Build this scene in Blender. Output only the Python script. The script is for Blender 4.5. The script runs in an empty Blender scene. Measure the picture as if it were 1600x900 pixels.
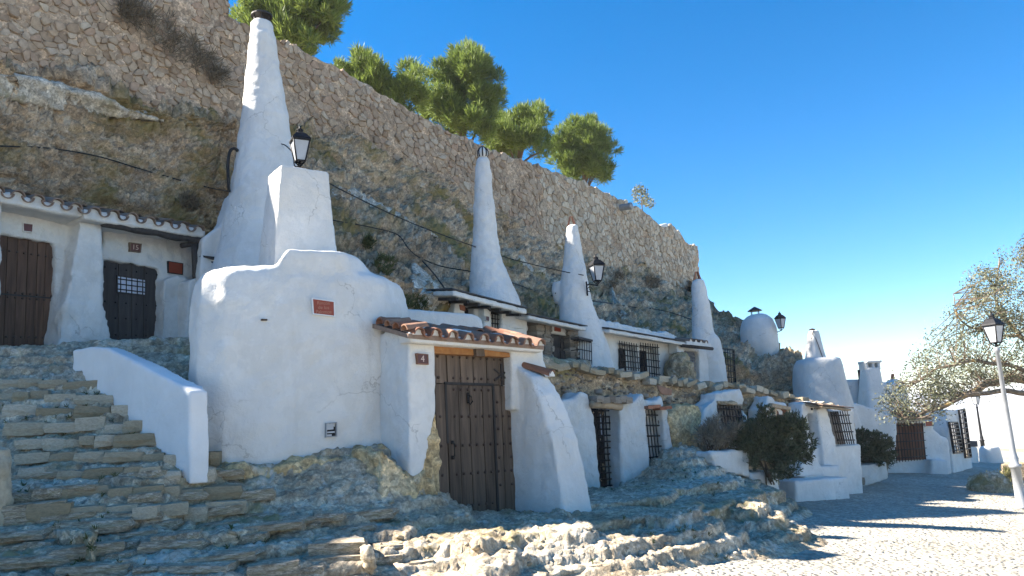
import bpy, bmesh, math, random
import numpy as np
from mathutils import Vector, Matrix
from mathutils.bvhtree import BVHTree
sc = bpy.context.scene
COL = sc.collection
R = math.radians
random.seed(7)
RNG = np.random.default_rng(7)

# ------------------------------------------------------------------ camera
EYE = np.array([0.0, 0.0, 1.6])
PITCH, ROLL, FPX = R(9.7), R(3.0), 1200.0
cp, sp, cr, sr = math.cos(PITCH), math.sin(PITCH), math.cos(ROLL), math.sin(ROLL)
FW = np.array([0, cp, sp]); U0 = np.array([0, -sp, cp]); R0 = np.array([1.0, 0, 0])
RT = R0 * cr - U0 * sr
UP = U0 * cr + R0 * sr
cam_d = bpy.data.cameras.new('camera'); cam = bpy.data.objects.new('camera', cam_d); COL.objects.link(cam)
cam_d.sensor_width = 36.0; cam_d.lens = 36.0 * FPX / 1600.0
cam_d.clip_start = 0.05; cam_d.clip_end = 60000
cam.matrix_world = Matrix(((RT[0], UP[0], -FW[0], EYE[0]), (RT[1], UP[1], -FW[1], EYE[1]), (RT[2], UP[2], -FW[2], EYE[2]), (0, 0, 0, 1)))
sc.camera = cam

# ------------------------------------------------------------------ light
SUN_DIR = np.array([-0.99, 0.10])          # horizontal direction towards the sun
SUN_EL = R(40)
SUN_AZ = math.atan2(SUN_DIR[0], SUN_DIR[1])  # clockwise from +Y
world = bpy.data.worlds.new('World'); sc.world = world; world.use_nodes = True
wn = world.node_tree.nodes; wl = world.node_tree.links; wn.clear()
sky = wn.new('ShaderNodeTexSky'); sky.sky_type = 'NISHITA'; sky.sun_disc = False
sky.sun_elevation = SUN_EL; sky.sun_rotation = SUN_AZ % (2 * math.pi)
sky.altitude = 700; sky.air_density = 1.0; sky.dust_density = 0.08; sky.ozone_density = 3.0
hs = wn.new('ShaderNodeHueSaturation'); hs.inputs['Saturation'].default_value = 1.4
bg = wn.new('ShaderNodeBackground'); bg.inputs['Strength'].default_value = 0.057
wo = wn.new('ShaderNodeOutputWorld')
wl.new(sky.outputs[0], hs.inputs['Color']); wl.new(hs.outputs[0], bg.inputs[0]); wl.new(bg.outputs[0], wo.inputs[0])
sun_d = bpy.data.lights.new('sun', 'SUN'); sun = bpy.data.objects.new('sun', sun_d); COL.objects.link(sun)
sun_d.energy = 5.0; sun_d.angle = R(0.53); sun_d.color = (1.0, 0.93, 0.83)
sd = Vector((SUN_DIR[0] * math.cos(SUN_EL), SUN_DIR[1] * math.cos(SUN_EL), math.sin(SUN_EL)))
sun.rotation_euler = sd.to_track_quat('Z', 'Y').to_euler()
sun.location = (-20, 20, 40)
sc.view_settings.view_transform = 'Standard'; sc.view_settings.look = 'None'
sc.view_settings.exposure = 2.16; sc.view_settings.gamma = 1.0
sc.view_settings.use_curve_mapping = False
sc.cycles.max_bounces = 5; sc.cycles.diffuse_bounces = 3; sc.cycles.glossy_bounces = 2; sc.cycles.transparent_max_bounces = 12

# ------------------------------------------------------------------ pixel -> place
def ray(px, py):
    d = FW * FPX + RT * (px - 800) + UP * (450 - py)
    return d / np.linalg.norm(d)
def at(px, py, D):
    d = ray(px, py)
    return EYE + d * (D / d[1])
def at_z(px, py, z):
    d = ray(px, py); return EYE + d * ((z - EYE[2]) / d[2])
def depth_of(P): return float(np.dot(np.asarray(P) - EYE, FW))
class Plane:
    def __init__(s, x, y, dx, dy):
        l = math.hypot(dx, dy); s.p = np.array([x, y]); s.d = np.array([dx, dy]) / l
        s.n = np.array([s.d[1], -s.d[0]])
        s.n3 = np.array([s.n[0], s.n[1], 0]); s.d3 = np.array([s.d[0], s.d[1], 0])
        s.ang = math.atan2(s.d[1], s.d[0])
def on(px, py, pl, off=0.0):
    d = ray(px, py); q = pl.p + pl.n * off
    t = np.dot(q - EYE[:2], pl.n) / np.dot(d[:2], pl.n)
    return EYE + d * t
PG = Plane(-.55, 11.0, .75, .66)
PL = Plane(-6.9, 13.98, .55, .83)
P1 = Plane(1.9, 15.0, .81, .585)
P2 = Plane(1.54, 18.5, .72, .69)
PW = Plane(1.45, 29.0, .6, .8)
def gz(X, Y): return -0.1 - .085 * (np.asarray(X) - 1) + .01 * (np.asarray(Y) - 8)
def on_ground(px, py, dz=0.0):
    d = ray(px, py)
    # EYE.z + t dz = gz
    a = d[2] + .085 * d[0] - .01 * d[1]
    c = -0.1 + .085 - .08 + dz - EYE[2]
    t = c / a
    return EYE + d * t

# ------------------------------------------------------------------ noise
def _h(ix, iy, iz, k):
    n = (ix * 374761393 + iy * 668265263 + iz * 2147483647 + k * 1274126177).astype(np.int64) & 0xffffffff
    n = ((n ^ (n >> 13)) * 1274126177) & 0xffffffff
    n = ((n ^ (n >> 16)) * 2246822519) & 0xffffffff
    return ((n ^ (n >> 15)) & 0xffffff) / float(0xffffff)
def noise(P, seed=0):
    P = np.asarray(P, float); i = np.floor(P).astype(np.int64); f = P - i
    u = f * f * f * (f * (f * 6 - 15) + 10)
    res = 0
    for dx in (0, 1):
        for dy in (0, 1):
            for dz in (0, 1):
                ix, iy, iz = i[:, 0] + dx, i[:, 1] + dy, i[:, 2] + dz
                gx = _h(ix, iy, iz, seed) * 2 - 1; gy = _h(ix, iy, iz, seed + 1) * 2 - 1; g3 = _h(ix, iy, iz, seed + 2) * 2 - 1
                dd = gx * (f[:, 0] - dx) + gy * (f[:, 1] - dy) + g3 * (f[:, 2] - dz)
                w = (u[:, 0] if dx else 1 - u[:, 0]) * (u[:, 1] if dy else 1 - u[:, 1]) * (u[:, 2] if dz else 1 - u[:, 2])
                res = res + w * dd
    return res * 1.6
def fbm(P, o=4, seed=0, gain=.5):
    r = 0; a = 1.0; P = np.asarray(P, float)
    for k in range(o):
        r = r + a * noise(P, seed + 7 * k); P = P * 2.03 + 3.7; a *= gain
    return r
def ridged(P, o=4, seed=0):
    r = 0; a = 1.0; P = np.asarray(P, float)
    for k in range(o):
        r = r + a * (1 - 2 * np.abs(noise(P, seed + 7 * k))); P = P * 2.1 + 5.1; a *= .5
    return r * .5
def worley(P, seed=0):
    P = np.asarray(P, float); i = np.floor(P).astype(np.int64)
    f1 = np.full(len(P), 9.0); f2 = np.full(len(P), 9.0)
    for dx in (-1, 0, 1):
        for dy in (-1, 0, 1):
            for dz in (-1, 0, 1):
                c = i + np.array([dx, dy, dz])
                q = np.stack([c[:, k] + _h(c[:, 0], c[:, 1], c[:, 2], seed + k) for k in range(3)], 1)
                d = np.sqrt(((P - q) ** 2).sum(1))
                n1 = np.minimum(f1, d); f2 = np.where(d < f1, f1, np.minimum(f2, d)); f1 = n1
    return f1, f2

# ------------------------------------------------------------------ objects
WL = {}   # world offset of each object that parents others
def tag(o, label=None, cat=None, group=None, kind=None):
    if label: o['label'] = label
    if cat: o['category'] = cat
    if group: o['group'] = group
    if kind: o['kind'] = kind
    return o
def thing(name, label, cat, loc, group=None):
    o = bpy.data.objects.new(name, None); COL.objects.link(o)
    o.empty_display_size = .2
    o.location = [float(v) for v in loc]; WL[o.name] = np.array(o.location)
    return tag(o, label, cat, group)
def link(name, me, mat=None, parent=None, M=None):
    o = bpy.data.objects.new(name, me); COL.objects.link(o)
    if mat is not None and len(me.materials) == 0: me.materials.append(mat)
    off = np.zeros(3)
    if parent is not None:
        o.parent = parent; off = WL.get(parent.name, np.zeros(3))
    if M is None:
        o.location = [float(-v) for v in off]; WL[o.name] = np.zeros(3)
    else:
        o.matrix_basis = Matrix.Translation([float(-v) for v in off]) @ M
        WL[o.name] = np.zeros(3)
    return o
def np_mesh(name, V, F, smooth=True):
    V = np.asarray(V, np.float32); me = bpy.data.meshes.new(name)
    if isinstance(F, np.ndarray):
        k = F.shape[1]; m = len(F)
        me.vertices.add(len(V)); me.vertices.foreach_set('co', V.ravel())
        me.loops.add(m * k); me.loops.foreach_set('vertex_index', F.astype(np.int32).ravel())
        me.polygons.add(m); me.polygons.foreach_set('loop_start', np.arange(m, dtype=np.int32) * k)
        me.update(calc_edges=True)
    else:
        me.from_pydata([tuple(map(float, v)) for v in V], [], F); me.update()
    if smooth: me.polygons.foreach_set('use_smooth', np.ones(len(me.polygons), bool))
    return me
def bm_mesh(name, bm, smooth=False):
    bmesh.ops.recalc_face_normals(bm, faces=bm.faces)
    me = bpy.data.meshes.new(name); bm.to_mesh(me); bm.free()
    if smooth: me.polygons.foreach_set('use_smooth', np.ones(len(me.polygons), bool))
    return me
def part(name, bm, mat, parent=None, smooth=False, M=None):
    return link(name, bm_mesh(name, bm, smooth), mat, parent, M)
def V3(p): return Vector((float(p[0]), float(p[1]), float(p[2])))
def face(bm, vs):
    try: return bm.faces.new(vs)
    except ValueError: return None
def prism(bm, pts, off):
    """closed prism: outline pts (3D) and the same moved by off"""
    a = [bm.verts.new(V3(p)) for p in pts]; b = [bm.verts.new(V3(np.asarray(p) + off)) for p in pts]
    n = len(pts); face(bm, a); face(bm, b[::-1])
    for i in range(n): face(bm, [a[i], b[i], b[(i + 1) % n], a[(i + 1) % n]])
def slab(bm, pxs, pl, thick, off=0.0, vary=None):
    """outline given as seen, laid on the vertical plane pl, thick metres deep"""
    prism(bm, [on(x, y, pl, off) for x, y in pxs], -pl.n3 * thick)
def box(bm, c, sx, sy, sz, rz=0.0, M=None):
    m = Matrix.Translation(V3(c)) @ Matrix.Rotation(rz, 4, 'Z') @ Matrix.Diagonal((sx, sy, sz, 1))
    if M is not None: m = M @ m
    return bmesh.ops.create_cube(bm, size=1, matrix=m)['verts']
def hexa(bm, p8):
    v = [bm.verts.new(V3(p)) for p in p8]
    for q in ((0, 1, 2, 3), (7, 6, 5, 4), (0, 4, 5, 1), (1, 5, 6, 2), (2, 6, 7, 3), (3, 7, 4, 0)): face(bm, [v[i] for i in q])
def loft(bm, rings, cap=True):
    rs = [[bm.verts.new(V3(p)) for p in r] for r in rings]; n = len(rs[0])
    for a, b in zip(rs[:-1], rs[1:]):
        for i in range(n): face(bm, [a[i], a[(i + 1) % n], b[(i + 1) % n], b[i]])
    if cap: face(bm, rs[0][::-1]); face(bm, rs[-1])
def ring(c, rx, ry=None, n=24, rot=0.0, e=2.0, z=None):
    ry = rx if ry is None else ry; out = []
    for i in range(n):
        a = 2 * math.pi * i / n; ca, sa = math.cos(a), math.sin(a)
        x = math.copysign(abs(ca) ** (2 / e), ca) * rx; y = math.copysign(abs(sa) ** (2 / e), sa) * ry
        out.append((c[0] + x * math.cos(rot) - y * math.sin(rot), c[1] + x * math.sin(rot) + y * math.cos(rot), c[2] if z is None else z))
    return out
def tube(bm, pts, rad, n=6, cap=True):
    pts = [np.asarray(p, float) for p in pts]; m = len(pts)
    rad = [rad] * m if np.isscalar(rad) else rad
    t0 = pts[1] - pts[0]; t0 /= np.linalg.norm(t0) + 1e-9
    ref = np.array([0, 0, 1.0]) if abs(t0[2]) < .9 else np.array([1.0, 0, 0])
    rings = []
    for i in range(m):
        t = pts[min(i + 1, m - 1)] - pts[max(i - 1, 0)]; t /= np.linalg.norm(t) + 1e-9
        u = np.cross(ref, t); u /= np.linalg.norm(u) + 1e-9; v = np.cross(t, u); ref = np.cross(t, u) if False else ref
        rings.append([pts[i] + rad[i] * (math.cos(2 * math.pi * k / n) * u + math.sin(2 * math.pi * k / n) * v) for k in range(n)])
    loft(bm, rings, cap)
def normals_of(me):
    a = np.zeros(len(me.vertices) * 3, np.float32); me.vertices.foreach_get('normal', a); return a.reshape(-1, 3).astype(float)
def coords_of(me):
    a = np.zeros(len(me.vertices) * 3, np.float32); me.vertices.foreach_get('co', a); return a.reshape(-1, 3).astype(float)
def organic(name, bm, mat, parent=None, voxel=.045, smooth=2, amp=.015, scale=1.4, fine=.3, fs=7.0, seed=1, rock=0.0, edge=None, flat=1.0):
    """join the shapes of bm to one lumpy hand-made surface"""
    me = bm_mesh(name + '_raw', bm); o = bpy.data.objects.new('raw', me); COL.objects.link(o)
    m = o.modifiers.new('r', 'REMESH'); m.mode = 'VOXEL'; m.voxel_size = voxel
    if smooth:
        s = o.modifiers.new('s', 'SMOOTH'); s.factor = .5; s.iterations = smooth
    dg = bpy.context.evaluated_depsgraph_get(); ev = o.evaluated_get(dg)
    out = bpy.data.meshes.new_from_object(ev); out.name = name
    bpy.data.objects.remove(o); bpy.data.meshes.remove(me)
    P = coords_of(out); N = normals_of(out)
    h = amp * (fbm(P * scale, 3, seed) + fine * fbm(P * fs, 3, seed + 31))
    if rock:
        Pz = P * np.array([1, 1, flat]); wv_ = fbm(Pz * 2, 2, seed)[:, None] * .5
        f1, f2 = worley(Pz * 3.1 + wv_, seed); g1, g2 = worley(Pz * 8.5 + wv_, seed + 3)
        h = h + rock * (ridged(Pz * 2.0, 4, seed + 9) * .7 + np.clip(f2 - f1, 0, .4) * 1.3 + np.clip(g2 - g1, 0, .4) * .9 - .75)
        if flat > 1.5:
            zz_ = P[:, 2] * 9.0 + 1.2 * fbm(P * 1.3, 2, seed + 5); h = h + rock * .5 * ((zz_ - np.floor(zz_)) - .5) * (1 - np.abs(N[:, 2]))
    P = P + N * h[:, None]
    out.vertices.foreach_set('co', P.astype(np.float32).ravel()); out.update()
    out.polygons.foreach_set('use_smooth', np.ones(len(out.polygons), bool))
    return link(name, out, mat, parent)
def bez(pts, n=12):
    """Catmull-Rom through pts"""
    p = [np.asarray(q, float) for q in pts]; p = [2 * p[0] - p[1]] + p + [2 * p[-1] - p[-2]]; out = []
    for i in range(1, len(p) - 2):
        for k in range(n):
            t = k / n; a, b, c, d = p[i - 1], p[i], p[i + 1], p[i + 2]
            out.append(.5 * (2 * b + (c - a) * t + (2 * a - 5 * b + 4 * c - d) * t * t + (3 * b - a - 3 * c + d) * t ** 3))
    out.append(p[-2]); return out
# ------------------------------------------------------------------ materials
class NT:
    def __init__(s, name):
        s.m = bpy.data.materials.new(name); s.m.use_nodes = True; s.t = s.m.node_tree; s.t.nodes.clear()
        s.out = s.t.nodes.new('ShaderNodeOutputMaterial'); s.co = s.t.nodes.new('ShaderNodeTexCoord')
        s.b = s.n('ShaderNodeBsdfPrincipled'); s.l(s.b, 'BSDF', s.out, 'Surface'); s.b.inputs['Roughness'].default_value = .9
        s.b.inputs['Specular IOR Level'].default_value = .25
    def n(s, t, **kw):
        o = s.t.nodes.new(t)
        for k, v in kw.items(): setattr(o, k, v)
        return o
    def l(s, a, ao, b, bi): s.t.links.new(a.outputs[ao], b.inputs[bi])
    def map(s, sc_=(1, 1, 1)):
        m = s.n('ShaderNodeMapping'); m.inputs['Scale'].default_value = sc_; s.l(s.co, 'Object', m, 'Vector'); return m
    def noise(s, scale, detail=5, rough=.55, vec=None, dist=0.0):
        o = s.n('ShaderNodeTexNoise'); o.inputs['Scale'].default_value = scale; o.inputs['Detail'].default_value = detail
        o.inputs['Roughness'].default_value = rough; o.inputs['Distortion'].default_value = dist
        if vec is None: s.l(s.co, 'Object', o, 'Vector')
        else: s.l(vec, 0, o, 'Vector')
        return o
    def ramp(s, src, so, stops, interp='LINEAR'):
        r = s.n('ShaderNodeValToRGB'); r.color_ramp.interpolation = interp
        e = r.color_ramp.elements
        while len(e) < len(stops): e.new(.5)
        for el, (p, c) in zip(e, stops):
            el.position = p; el.color = (c, c, c, 1) if np.isscalar(c) else (*c, 1)
        s.l(src, so, r, 'Fac'); return r
    def mix(s, fac, a, b, mode='MIX'):
        m = s.n('ShaderNodeMix', data_type='RGBA', blend_type=mode)
        for sock, v in (('Factor', fac), ('A', a), ('B', b)):
            idx = {'Factor': 0, 'A': 6, 'B': 7}[sock]
            if isinstance(v, tuple) and hasattr(v[0], 'outputs'): s.t.links.new(v[0].outputs[v[1]], m.inputs[idx])
            elif np.isscalar(v): m.inputs[idx].default_value = v
            else: m.inputs[idx].default_value = (*v, 1)
        return m
    def bump(s, src, so, strength, dist, prev=None):
        b = s.n('ShaderNodeBump'); b.inputs['Strength'].default_value = strength; b.inputs['Distance'].default_value = dist
        s.l(src, so, b, 'Height')
        if prev: s.l(prev, 0, b, 'Normal')
        return b
    def done(s, col=None, bump=None, rough=None):
        if col is not None:
            if hasattr(col[0], 'outputs'): s.t.links.new(col[0].outputs[col[1]], s.b.inputs['Base Color'])
            else: s.b.inputs['Base Color'].default_value = (*col, 1)
        if bump: s.l(bump, 0, s.b, 'Normal')
        if rough is not None: s.b.inputs['Roughness'].default_value = rough
        return s.m
def plaster_mat(name, base=(.72, .70, .66), dirt=(.60, .55, .46), dirty=1.0, bs=1.2):
    t = NT(name)
    a = t.noise(.9, 6, .6); r = t.ramp(a, 0, [(.34, tuple(c * .86 for c in base)), (.62, base)])
    d = t.noise(2.3, 8, .68, dist=.4); dr = t.ramp(d, 0, [(.56 - .06 * dirty, 0.0), (.80, .6 * dirty)])
    c = t.mix((dr, 0), (r, 0), dirt)
    mp = t.map((5, 5, .35)); st = t.noise(1.6, 6, .6, mp); sr_ = t.ramp(st, 0, [(.56, 0.0), (.78, .35 * dirty)])
    c = t.mix((sr_, 0), (c, 2), (.52, .50, .46))
    pt = t.noise(1.5, 10, .7, dist=.3); pm = t.ramp(pt, 0, [(.50, 0.0), (.525, .35 * dirty), (.60, .35 * dirty), (.63, 0.0)])
    c = t.mix((pm, 0), (c, 2), tuple(k * .80 for k in base))
    dv = t.noise(2.0, 4, .6); vm = t.n('ShaderNodeVectorMath', operation='MULTIPLY_ADD'); vm.inputs[1].default_value = (.6, .6, .6); t.l(dv, 'Color', vm, 0); t.l(t.co, 'Object', vm, 2)
    vc = t.n('ShaderNodeTexVoronoi', feature='DISTANCE_TO_EDGE'); vc.inputs['Scale'].default_value = .9; t.l(vm, 0, vc, 'Vector')
    cm = t.ramp(vc, 0, [(0, .55 * dirty), (.007, 0.0)]); ck_ = t.ramp(t.noise(.8, 3, .6), 0, [(.50, 0.0), (.58, 1.0)]); cmm = t.n('ShaderNodeMath', operation='MULTIPLY'); t.l(cm, 0, cmm, 0); t.l(ck_, 0, cmm, 1)
    c = t.mix((cmm, 0), (c, 2), (.25, .23, .20))
    b1 = t.noise(6, 6, .65); b2 = t.noise(30, 6, .65); b3 = t.noise(90, 3, .6)
    n = t.bump(b3, 0, .3 * bs, .006, t.bump(b2, 0, .45 * bs, .018, t.bump(b1, 0, .5 * bs, .035)))
    return t.done((c, 2), n, .92)
def rock_mat(name, stops, moss=None, mossamt=.5, pale=None, paleamt=.5, ns=.7, bs=1.0, mscale=.6, top=None):
    t = NT(name)
    a = t.noise(ns, 8, .66, dist=.3); c = t.ramp(a, 0, stops); cur = (c, 0)
    v = t.noise(5.5, 8, .75); vr = t.ramp(v, 0, [(.3, .66), (.7, 1.32)])
    cur = (t.mix(1.0, cur, (vr, 0), 'MULTIPLY'), 2)
    v = t.noise(24, 6, .75); vr = t.ramp(v, 0, [(.34, .6), (.66, 1.36)])
    cur = (t.mix(1.0, cur, (vr, 0), 'MULTIPLY'), 2)
    for sc_c, lo, hi in ((5.0, .80, 1.18), (17.0, .70, 1.28)):
        vq = t.n('ShaderNodeTexVoronoi', feature='F1'); vq.inputs['Scale'].default_value = sc_c; wv = t.noise(sc_c * .7, 3, .6)
        vm = t.n('ShaderNodeVectorMath', operation='MULTIPLY_ADD'); vm.inputs[1].default_value = (1.2 / sc_c,) * 3; t.l(wv, 'Color', vm, 0); t.l(t.co, 'Object', vm, 2); t.l(vm, 0, vq, 'Vector')
        sp_ = t.n('ShaderNodeSeparateColor'); t.l(vq, 'Color', sp_, 0); vr = t.ramp(sp_, 0, [(0, lo), (1, hi)]); cur = (t.mix(1.0, cur, (vr, 0), 'MULTIPLY'), 2)
    if pale is not None:
        p = t.noise(2.2, 9, .72, dist=.5); pr = t.ramp(p, 0, [(.62 - .14 * paleamt, 0.0), (.70 - .1 * paleamt, .9)])
        cur = (t.mix((pr, 0), cur, pale), 2)
    if moss is not None:
        p = t.noise(mscale, 7, .66, dist=.2); pr = t.ramp(p, 0, [(.60 - .2 * mossamt, 0.0), (.74 - .2 * mossamt, .85)])
        cur = (t.mix((pr, 0), cur, moss), 2)
    if top is not None:
        ge = t.n('ShaderNodeNewGeometry'); sx = t.n('ShaderNodeSeparateXYZ'); t.l(ge, 'Normal', sx, 0)
        nz_ = t.noise(3.5, 8, .72); ad = t.n('ShaderNodeMath', operation='MULTIPLY_ADD'); ad.inputs[1].default_value = .8; t.l(nz_, 0, ad, 0); t.l(sx, 'Z', ad, 2)
        pr = t.ramp(ad, 0, [(1.08, 0.0), (1.38, .75)]); cur = (t.mix((pr, 0), cur, top), 2)
    b1 = t.noise(4, 9, .7, dist=.6); b2 = t.noise(22, 8, .7)
    vo = t.n('ShaderNodeTexVoronoi', feature='DISTANCE_TO_EDGE'); vo.inputs['Scale'].default_value = 7.0; t.l(t.co, 'Object', vo, 'Vector')
    vr2 = t.ramp(vo, 0, [(0, 0.0), (.12, 1.0)])
    n = t.bump(b2, 0, .5 * bs, .018, t.bump(vr2, 0, .2 * bs, .012, t.bump(b1, 0, .5 * bs, .045)))
    return t.done(cur, n, .95)
def stone_mat(name, stops, bs=1.0):
    t = NT(name)
    oi = t.n('ShaderNodeObjectInfo'); ge = t.n('ShaderNodeNewGeometry')
    ad = t.n('ShaderNodeMath', operation='ADD'); t.l(oi, 'Random', ad, 0); t.l(ge, 'Random Per Island', ad, 1)
    fr = t.n('ShaderNodeMath', operation='FRACT'); t.l(ad, 0, fr, 0)
    c = t.ramp(fr, 0, stops)
    v = t.noise(9, 7, .7); vr = t.ramp(v, 0, [(.28, .62), (.72, 1.2)])
    m = t.mix(1.0, (c, 0), (vr, 0), 'MULTIPLY')
    b = t.noise(14, 7, .7)
    return t.done((m, 2), t.bump(b, 0, .5 * bs, .015), .95)
def wood_mat(name, dark, light, sc_=(14, 14, 1.0), rough=.75):
    t = NT(name); oi = t.n('ShaderNodeObjectInfo')
    mp = t.map(sc_); ad = t.n('ShaderNodeVectorMath', operation='ADD'); t.l(mp, 0, ad, 0)
    cx = t.n('ShaderNodeCombineXYZ'); mu = t.n('ShaderNodeMath', operation='MULTIPLY'); mu.inputs[1].default_value = 37.0
    t.l(oi, 'Random', mu, 0)
    for k in range(3): t.l(mu, 0, cx, k)
    t.l(cx, 0, ad, 1)
    a = t.noise(1.0, 8, .65, ad, .6); c = t.ramp(a, 0, [(.3, dark), (.7, light)])
    vr = t.n('ShaderNodeMapRange'); vr.inputs['To Min'].default_value = .75; vr.inputs['To Max'].default_value = 1.25; t.l(oi, 'Random', vr, 'Value')
    m = t.mix(1.0, (c, 0), (vr, 0), 'MULTIPLY')
    return t.done((m, 2), t.bump(a, 0, .5, .01), rough)
def plain_mat(name, col, rough=.6, metal=0.0, bumpy=0.0, var=.15):
    t = NT(name); a = t.noise(6, 6, .6)
    r = t.ramp(a, 0, [(.25, tuple(c * (1 - var) for c in col)), (.75, tuple(min(1, c * (1 + var)) for c in col))])
    t.b.inputs['Metallic'].default_value = metal
    n = t.bump(t.noise(30, 5, .6), 0, bumpy, .01) if bumpy else None
    return t.done((r, 0), n, rough)
def leaf_mat(name, stops, trans=.35):
    t = NT(name); oi = t.n('ShaderNodeNewGeometry'); nz = t.noise(1.1, 3, .6)
    ad = t.n('ShaderNodeMath', operation='MULTIPLY_ADD'); ad.inputs[1].default_value = .45
    t.l(oi, 'Random Per Island', ad, 0); sb = t.n('ShaderNodeMath', operation='MULTIPLY'); sb.inputs[1].default_value = .6
    t.l(nz, 0, sb, 0); t.l(sb, 0, ad, 2)
    c = t.ramp(ad, 0, stops); t.l(c, 0, t.b, 'Base Color'); t.b.inputs['Roughness'].default_value = .55
    tr = t.n('ShaderNodeBsdfTranslucent'); t.l(c, 0, tr, 'Color')
    mx = t.n('ShaderNodeMixShader'); mx.inputs[0].default_value = trans
    t.l(t.b, 0, mx, 1); t.l(tr, 0, mx, 2); t.l(mx, 0, t.out, 'Surface')
    return t.m
M = {}
M['plaster'] = plaster_mat('whitewashed plaster')
M['plaster_old'] = plaster_mat('weathered whitewash', (.70, .685, .645), (.42, .37, .29), 1.1, 1.5)
M['plaster_clean'] = plaster_mat('fresh whitewash', (.76, .75, .73), (.62, .60, .55), .25, .7)
M['rock'] = rock_mat('mossy limestone', [(.25, (.13, .11, .085)), (.5, (.26, .225, .175)), (.75, (.36, .33, .28))], (.085, .095, .035), .42, (.46, .45, .42), .5)
M['ledge'] = rock_mat('ledge limestone', [(.28, (.31, .225, .13)), (.47, (.44, .355, .245)), (.70, (.56, .49, .38))], (.215, .175, .06), .30, (.62, .565, .475), .48, ns=.9, bs=1.6, mscale=1.1)
M['cliff'] = rock_mat('cliff rock', [(.32, (.22, .15, .085)), (.5, (.40, .29, .185)), (.66, (.54, .43, .305))], (.18, .145, .04), .58, (.56, .48, .37), .36, ns=.7, bs=1.8, mscale=.45)
M['rubble'] = rock_mat('rubble face', [(.25, (.20, .16, .12)), (.5, (.34, .28, .21)), (.75, (.46, .40, .32))], None, 0, (.5, .46, .41), .4, ns=1.6, bs=1.5)
M['terrace'] = rock_mat('terrace rubble', [(.28, (.25, .18, .105)), (.5, (.41, .31, .20)), (.72, (.53, .43, .31))], (.22, .185, .075), .3, (.56, .50, .40), .35, ns=1.2, bs=1.6)
M['ochre'] = rock_mat('ochre earth', [(.28, (.42, .285, .13)), (.5, (.54, .40, .215)), (.72, (.62, .51, .34))], (.28, .25, .11), .12, (.60, .54, .43), .35, ns=1.5, bs=1.3)
M['mortar'] = rock_mat('wall mortar', [(.28, (.31, .22, .145)), (.5, (.43, .32, .22)), (.72, (.52, .41, .30))], None, 0, None, 0, ns=1.0, bs=1.2)
M['masonry'] = stone_mat('wall stone', [(0, (.28, .20, .135)), (.35, (.385, .29, .20)), (.6, (.44, .35, .255)), (.85, (.39, .265, .18)), (1, (.50, .42, .32))], 1.4)
M['palestone'] = stone_mat('pale wall stone', [(0, (.38, .30, .21)), (.4, (.51, .42, .31)), (.75, (.60, .52, .40)), (1, (.44, .355, .26))], 1.2)
M['stepstone'] = stone_mat('step stone', [(0, (.28, .225, .14)), (.4, (.41, .345, .24)), (.75, (.52, .46, .355)), (1, (.33, .275, .175))], 1.8)
M['darkstone'] = stone_mat('pillar stone', [(0, (.16, .13, .10)), (.5, (.27, .225, .175)), (1, (.37, .32, .26))])
M['wood'] = wood_mat('old dark wood', (.045, .030, .021), (.19, .135, .095))
M['wood2'] = wood_mat('brown door wood', (.050, .026, .016), (.15, .085, .055))
M['wood_black'] = wood_mat('blackened wood', (.018, .017, .018), (.055, .05, .048))
M['beam'] = wood_mat('new orange beam', (.33, .13, .035), (.52, .25, .085), (8, 8, 8))
M['beam_pale'] = wood_mat('bleached beam', (.30, .21, .13), (.50, .38, .25), (8, 8, 8))
M['shutter'] = wood_mat('red brown shutter', (.09, .035, .02), (.19, .085, .05))
M['iron'] = plain_mat('black iron', (.018, .018, .02), .55, .6)
M['rust'] = plain_mat('rusty iron', (.08, .055, .045), .8, .2)
M['tile'] = stone_mat('clay roof tile', [(0, (.20, .095, .06)), (.35, (.30, .135, .08)), (.7, (.24, .15, .11)), (1, (.35, .19, .12))], .8)
M['tile_old'] = stone_mat('weathered roof tile', [(0, (.14, .10, .075)), (.5, (.22, .15, .11)), (1, (.28, .20, .15))], .8)
M['slate'] = plain_mat('dark roofing', (.06, .06, .065), .8, 0, .6)
M['brick'] = stone_mat('clay brick', [(0, (.28, .11, .065)), (1, (.42, .19, .11))], .6)
M['plaque'] = plain_mat('red glazed plaque', (.27, .05, .025), .3)
M['plaque_dark'] = plain_mat('dark glazed plaque', (.10, .035, .03), .3)
M['cream'] = plain_mat('cream lettering', (.62, .48, .40), .6)
M['fade'] = plain_mat('faded lettering', (.42, .19, .12), .6)
M['frost'] = plain_mat('frosted lamp glass', (.42, .43, .45), .25)
M['grey_metal'] = plain_mat('grey painted metal', (.30, .31, .32), .5, .3)
M['dark_metal'] = plain_mat('dark sheet metal', (.04, .035, .03), .5, .5)
M['cable'] = plain_mat('black cable', (.015, .015, .016), .6)
M['pane'] = plain_mat('pale window pane', (.55, .60, .70), .15)
M['dark'] = plain_mat('dark interior', (.012, .012, .014), .9)
M['glass'] = plain_mat('dark window glass', (.02, .022, .026), .12)
M['grey_door'] = plain_mat('grey painted door', (.13, .14, .16), .6)
M['pine'] = leaf_mat('pine needles', [(.15, (.05, .085, .018)), (.5, (.15, .205, .04)), (.85, (.26, .31, .07))], .4)
M['oak'] = leaf_mat('grey green leaves', [(.15, (.07, .075, .04)), (.5, (.16, .165, .095)), (.85, (.29, .29, .19))], .25)
M['rosemary'] = leaf_mat('rosemary leaves', [(.15, (.03, .04, .02)), (.5, (.065, .08, .04)), (.85, (.13, .145, .085))], .2)
M['dry'] = leaf_mat('dry scrub', [(.15, (.10, .08, .05)), (.5, (.18, .145, .10)), (.85, (.28, .24, .17))], .15)
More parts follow.
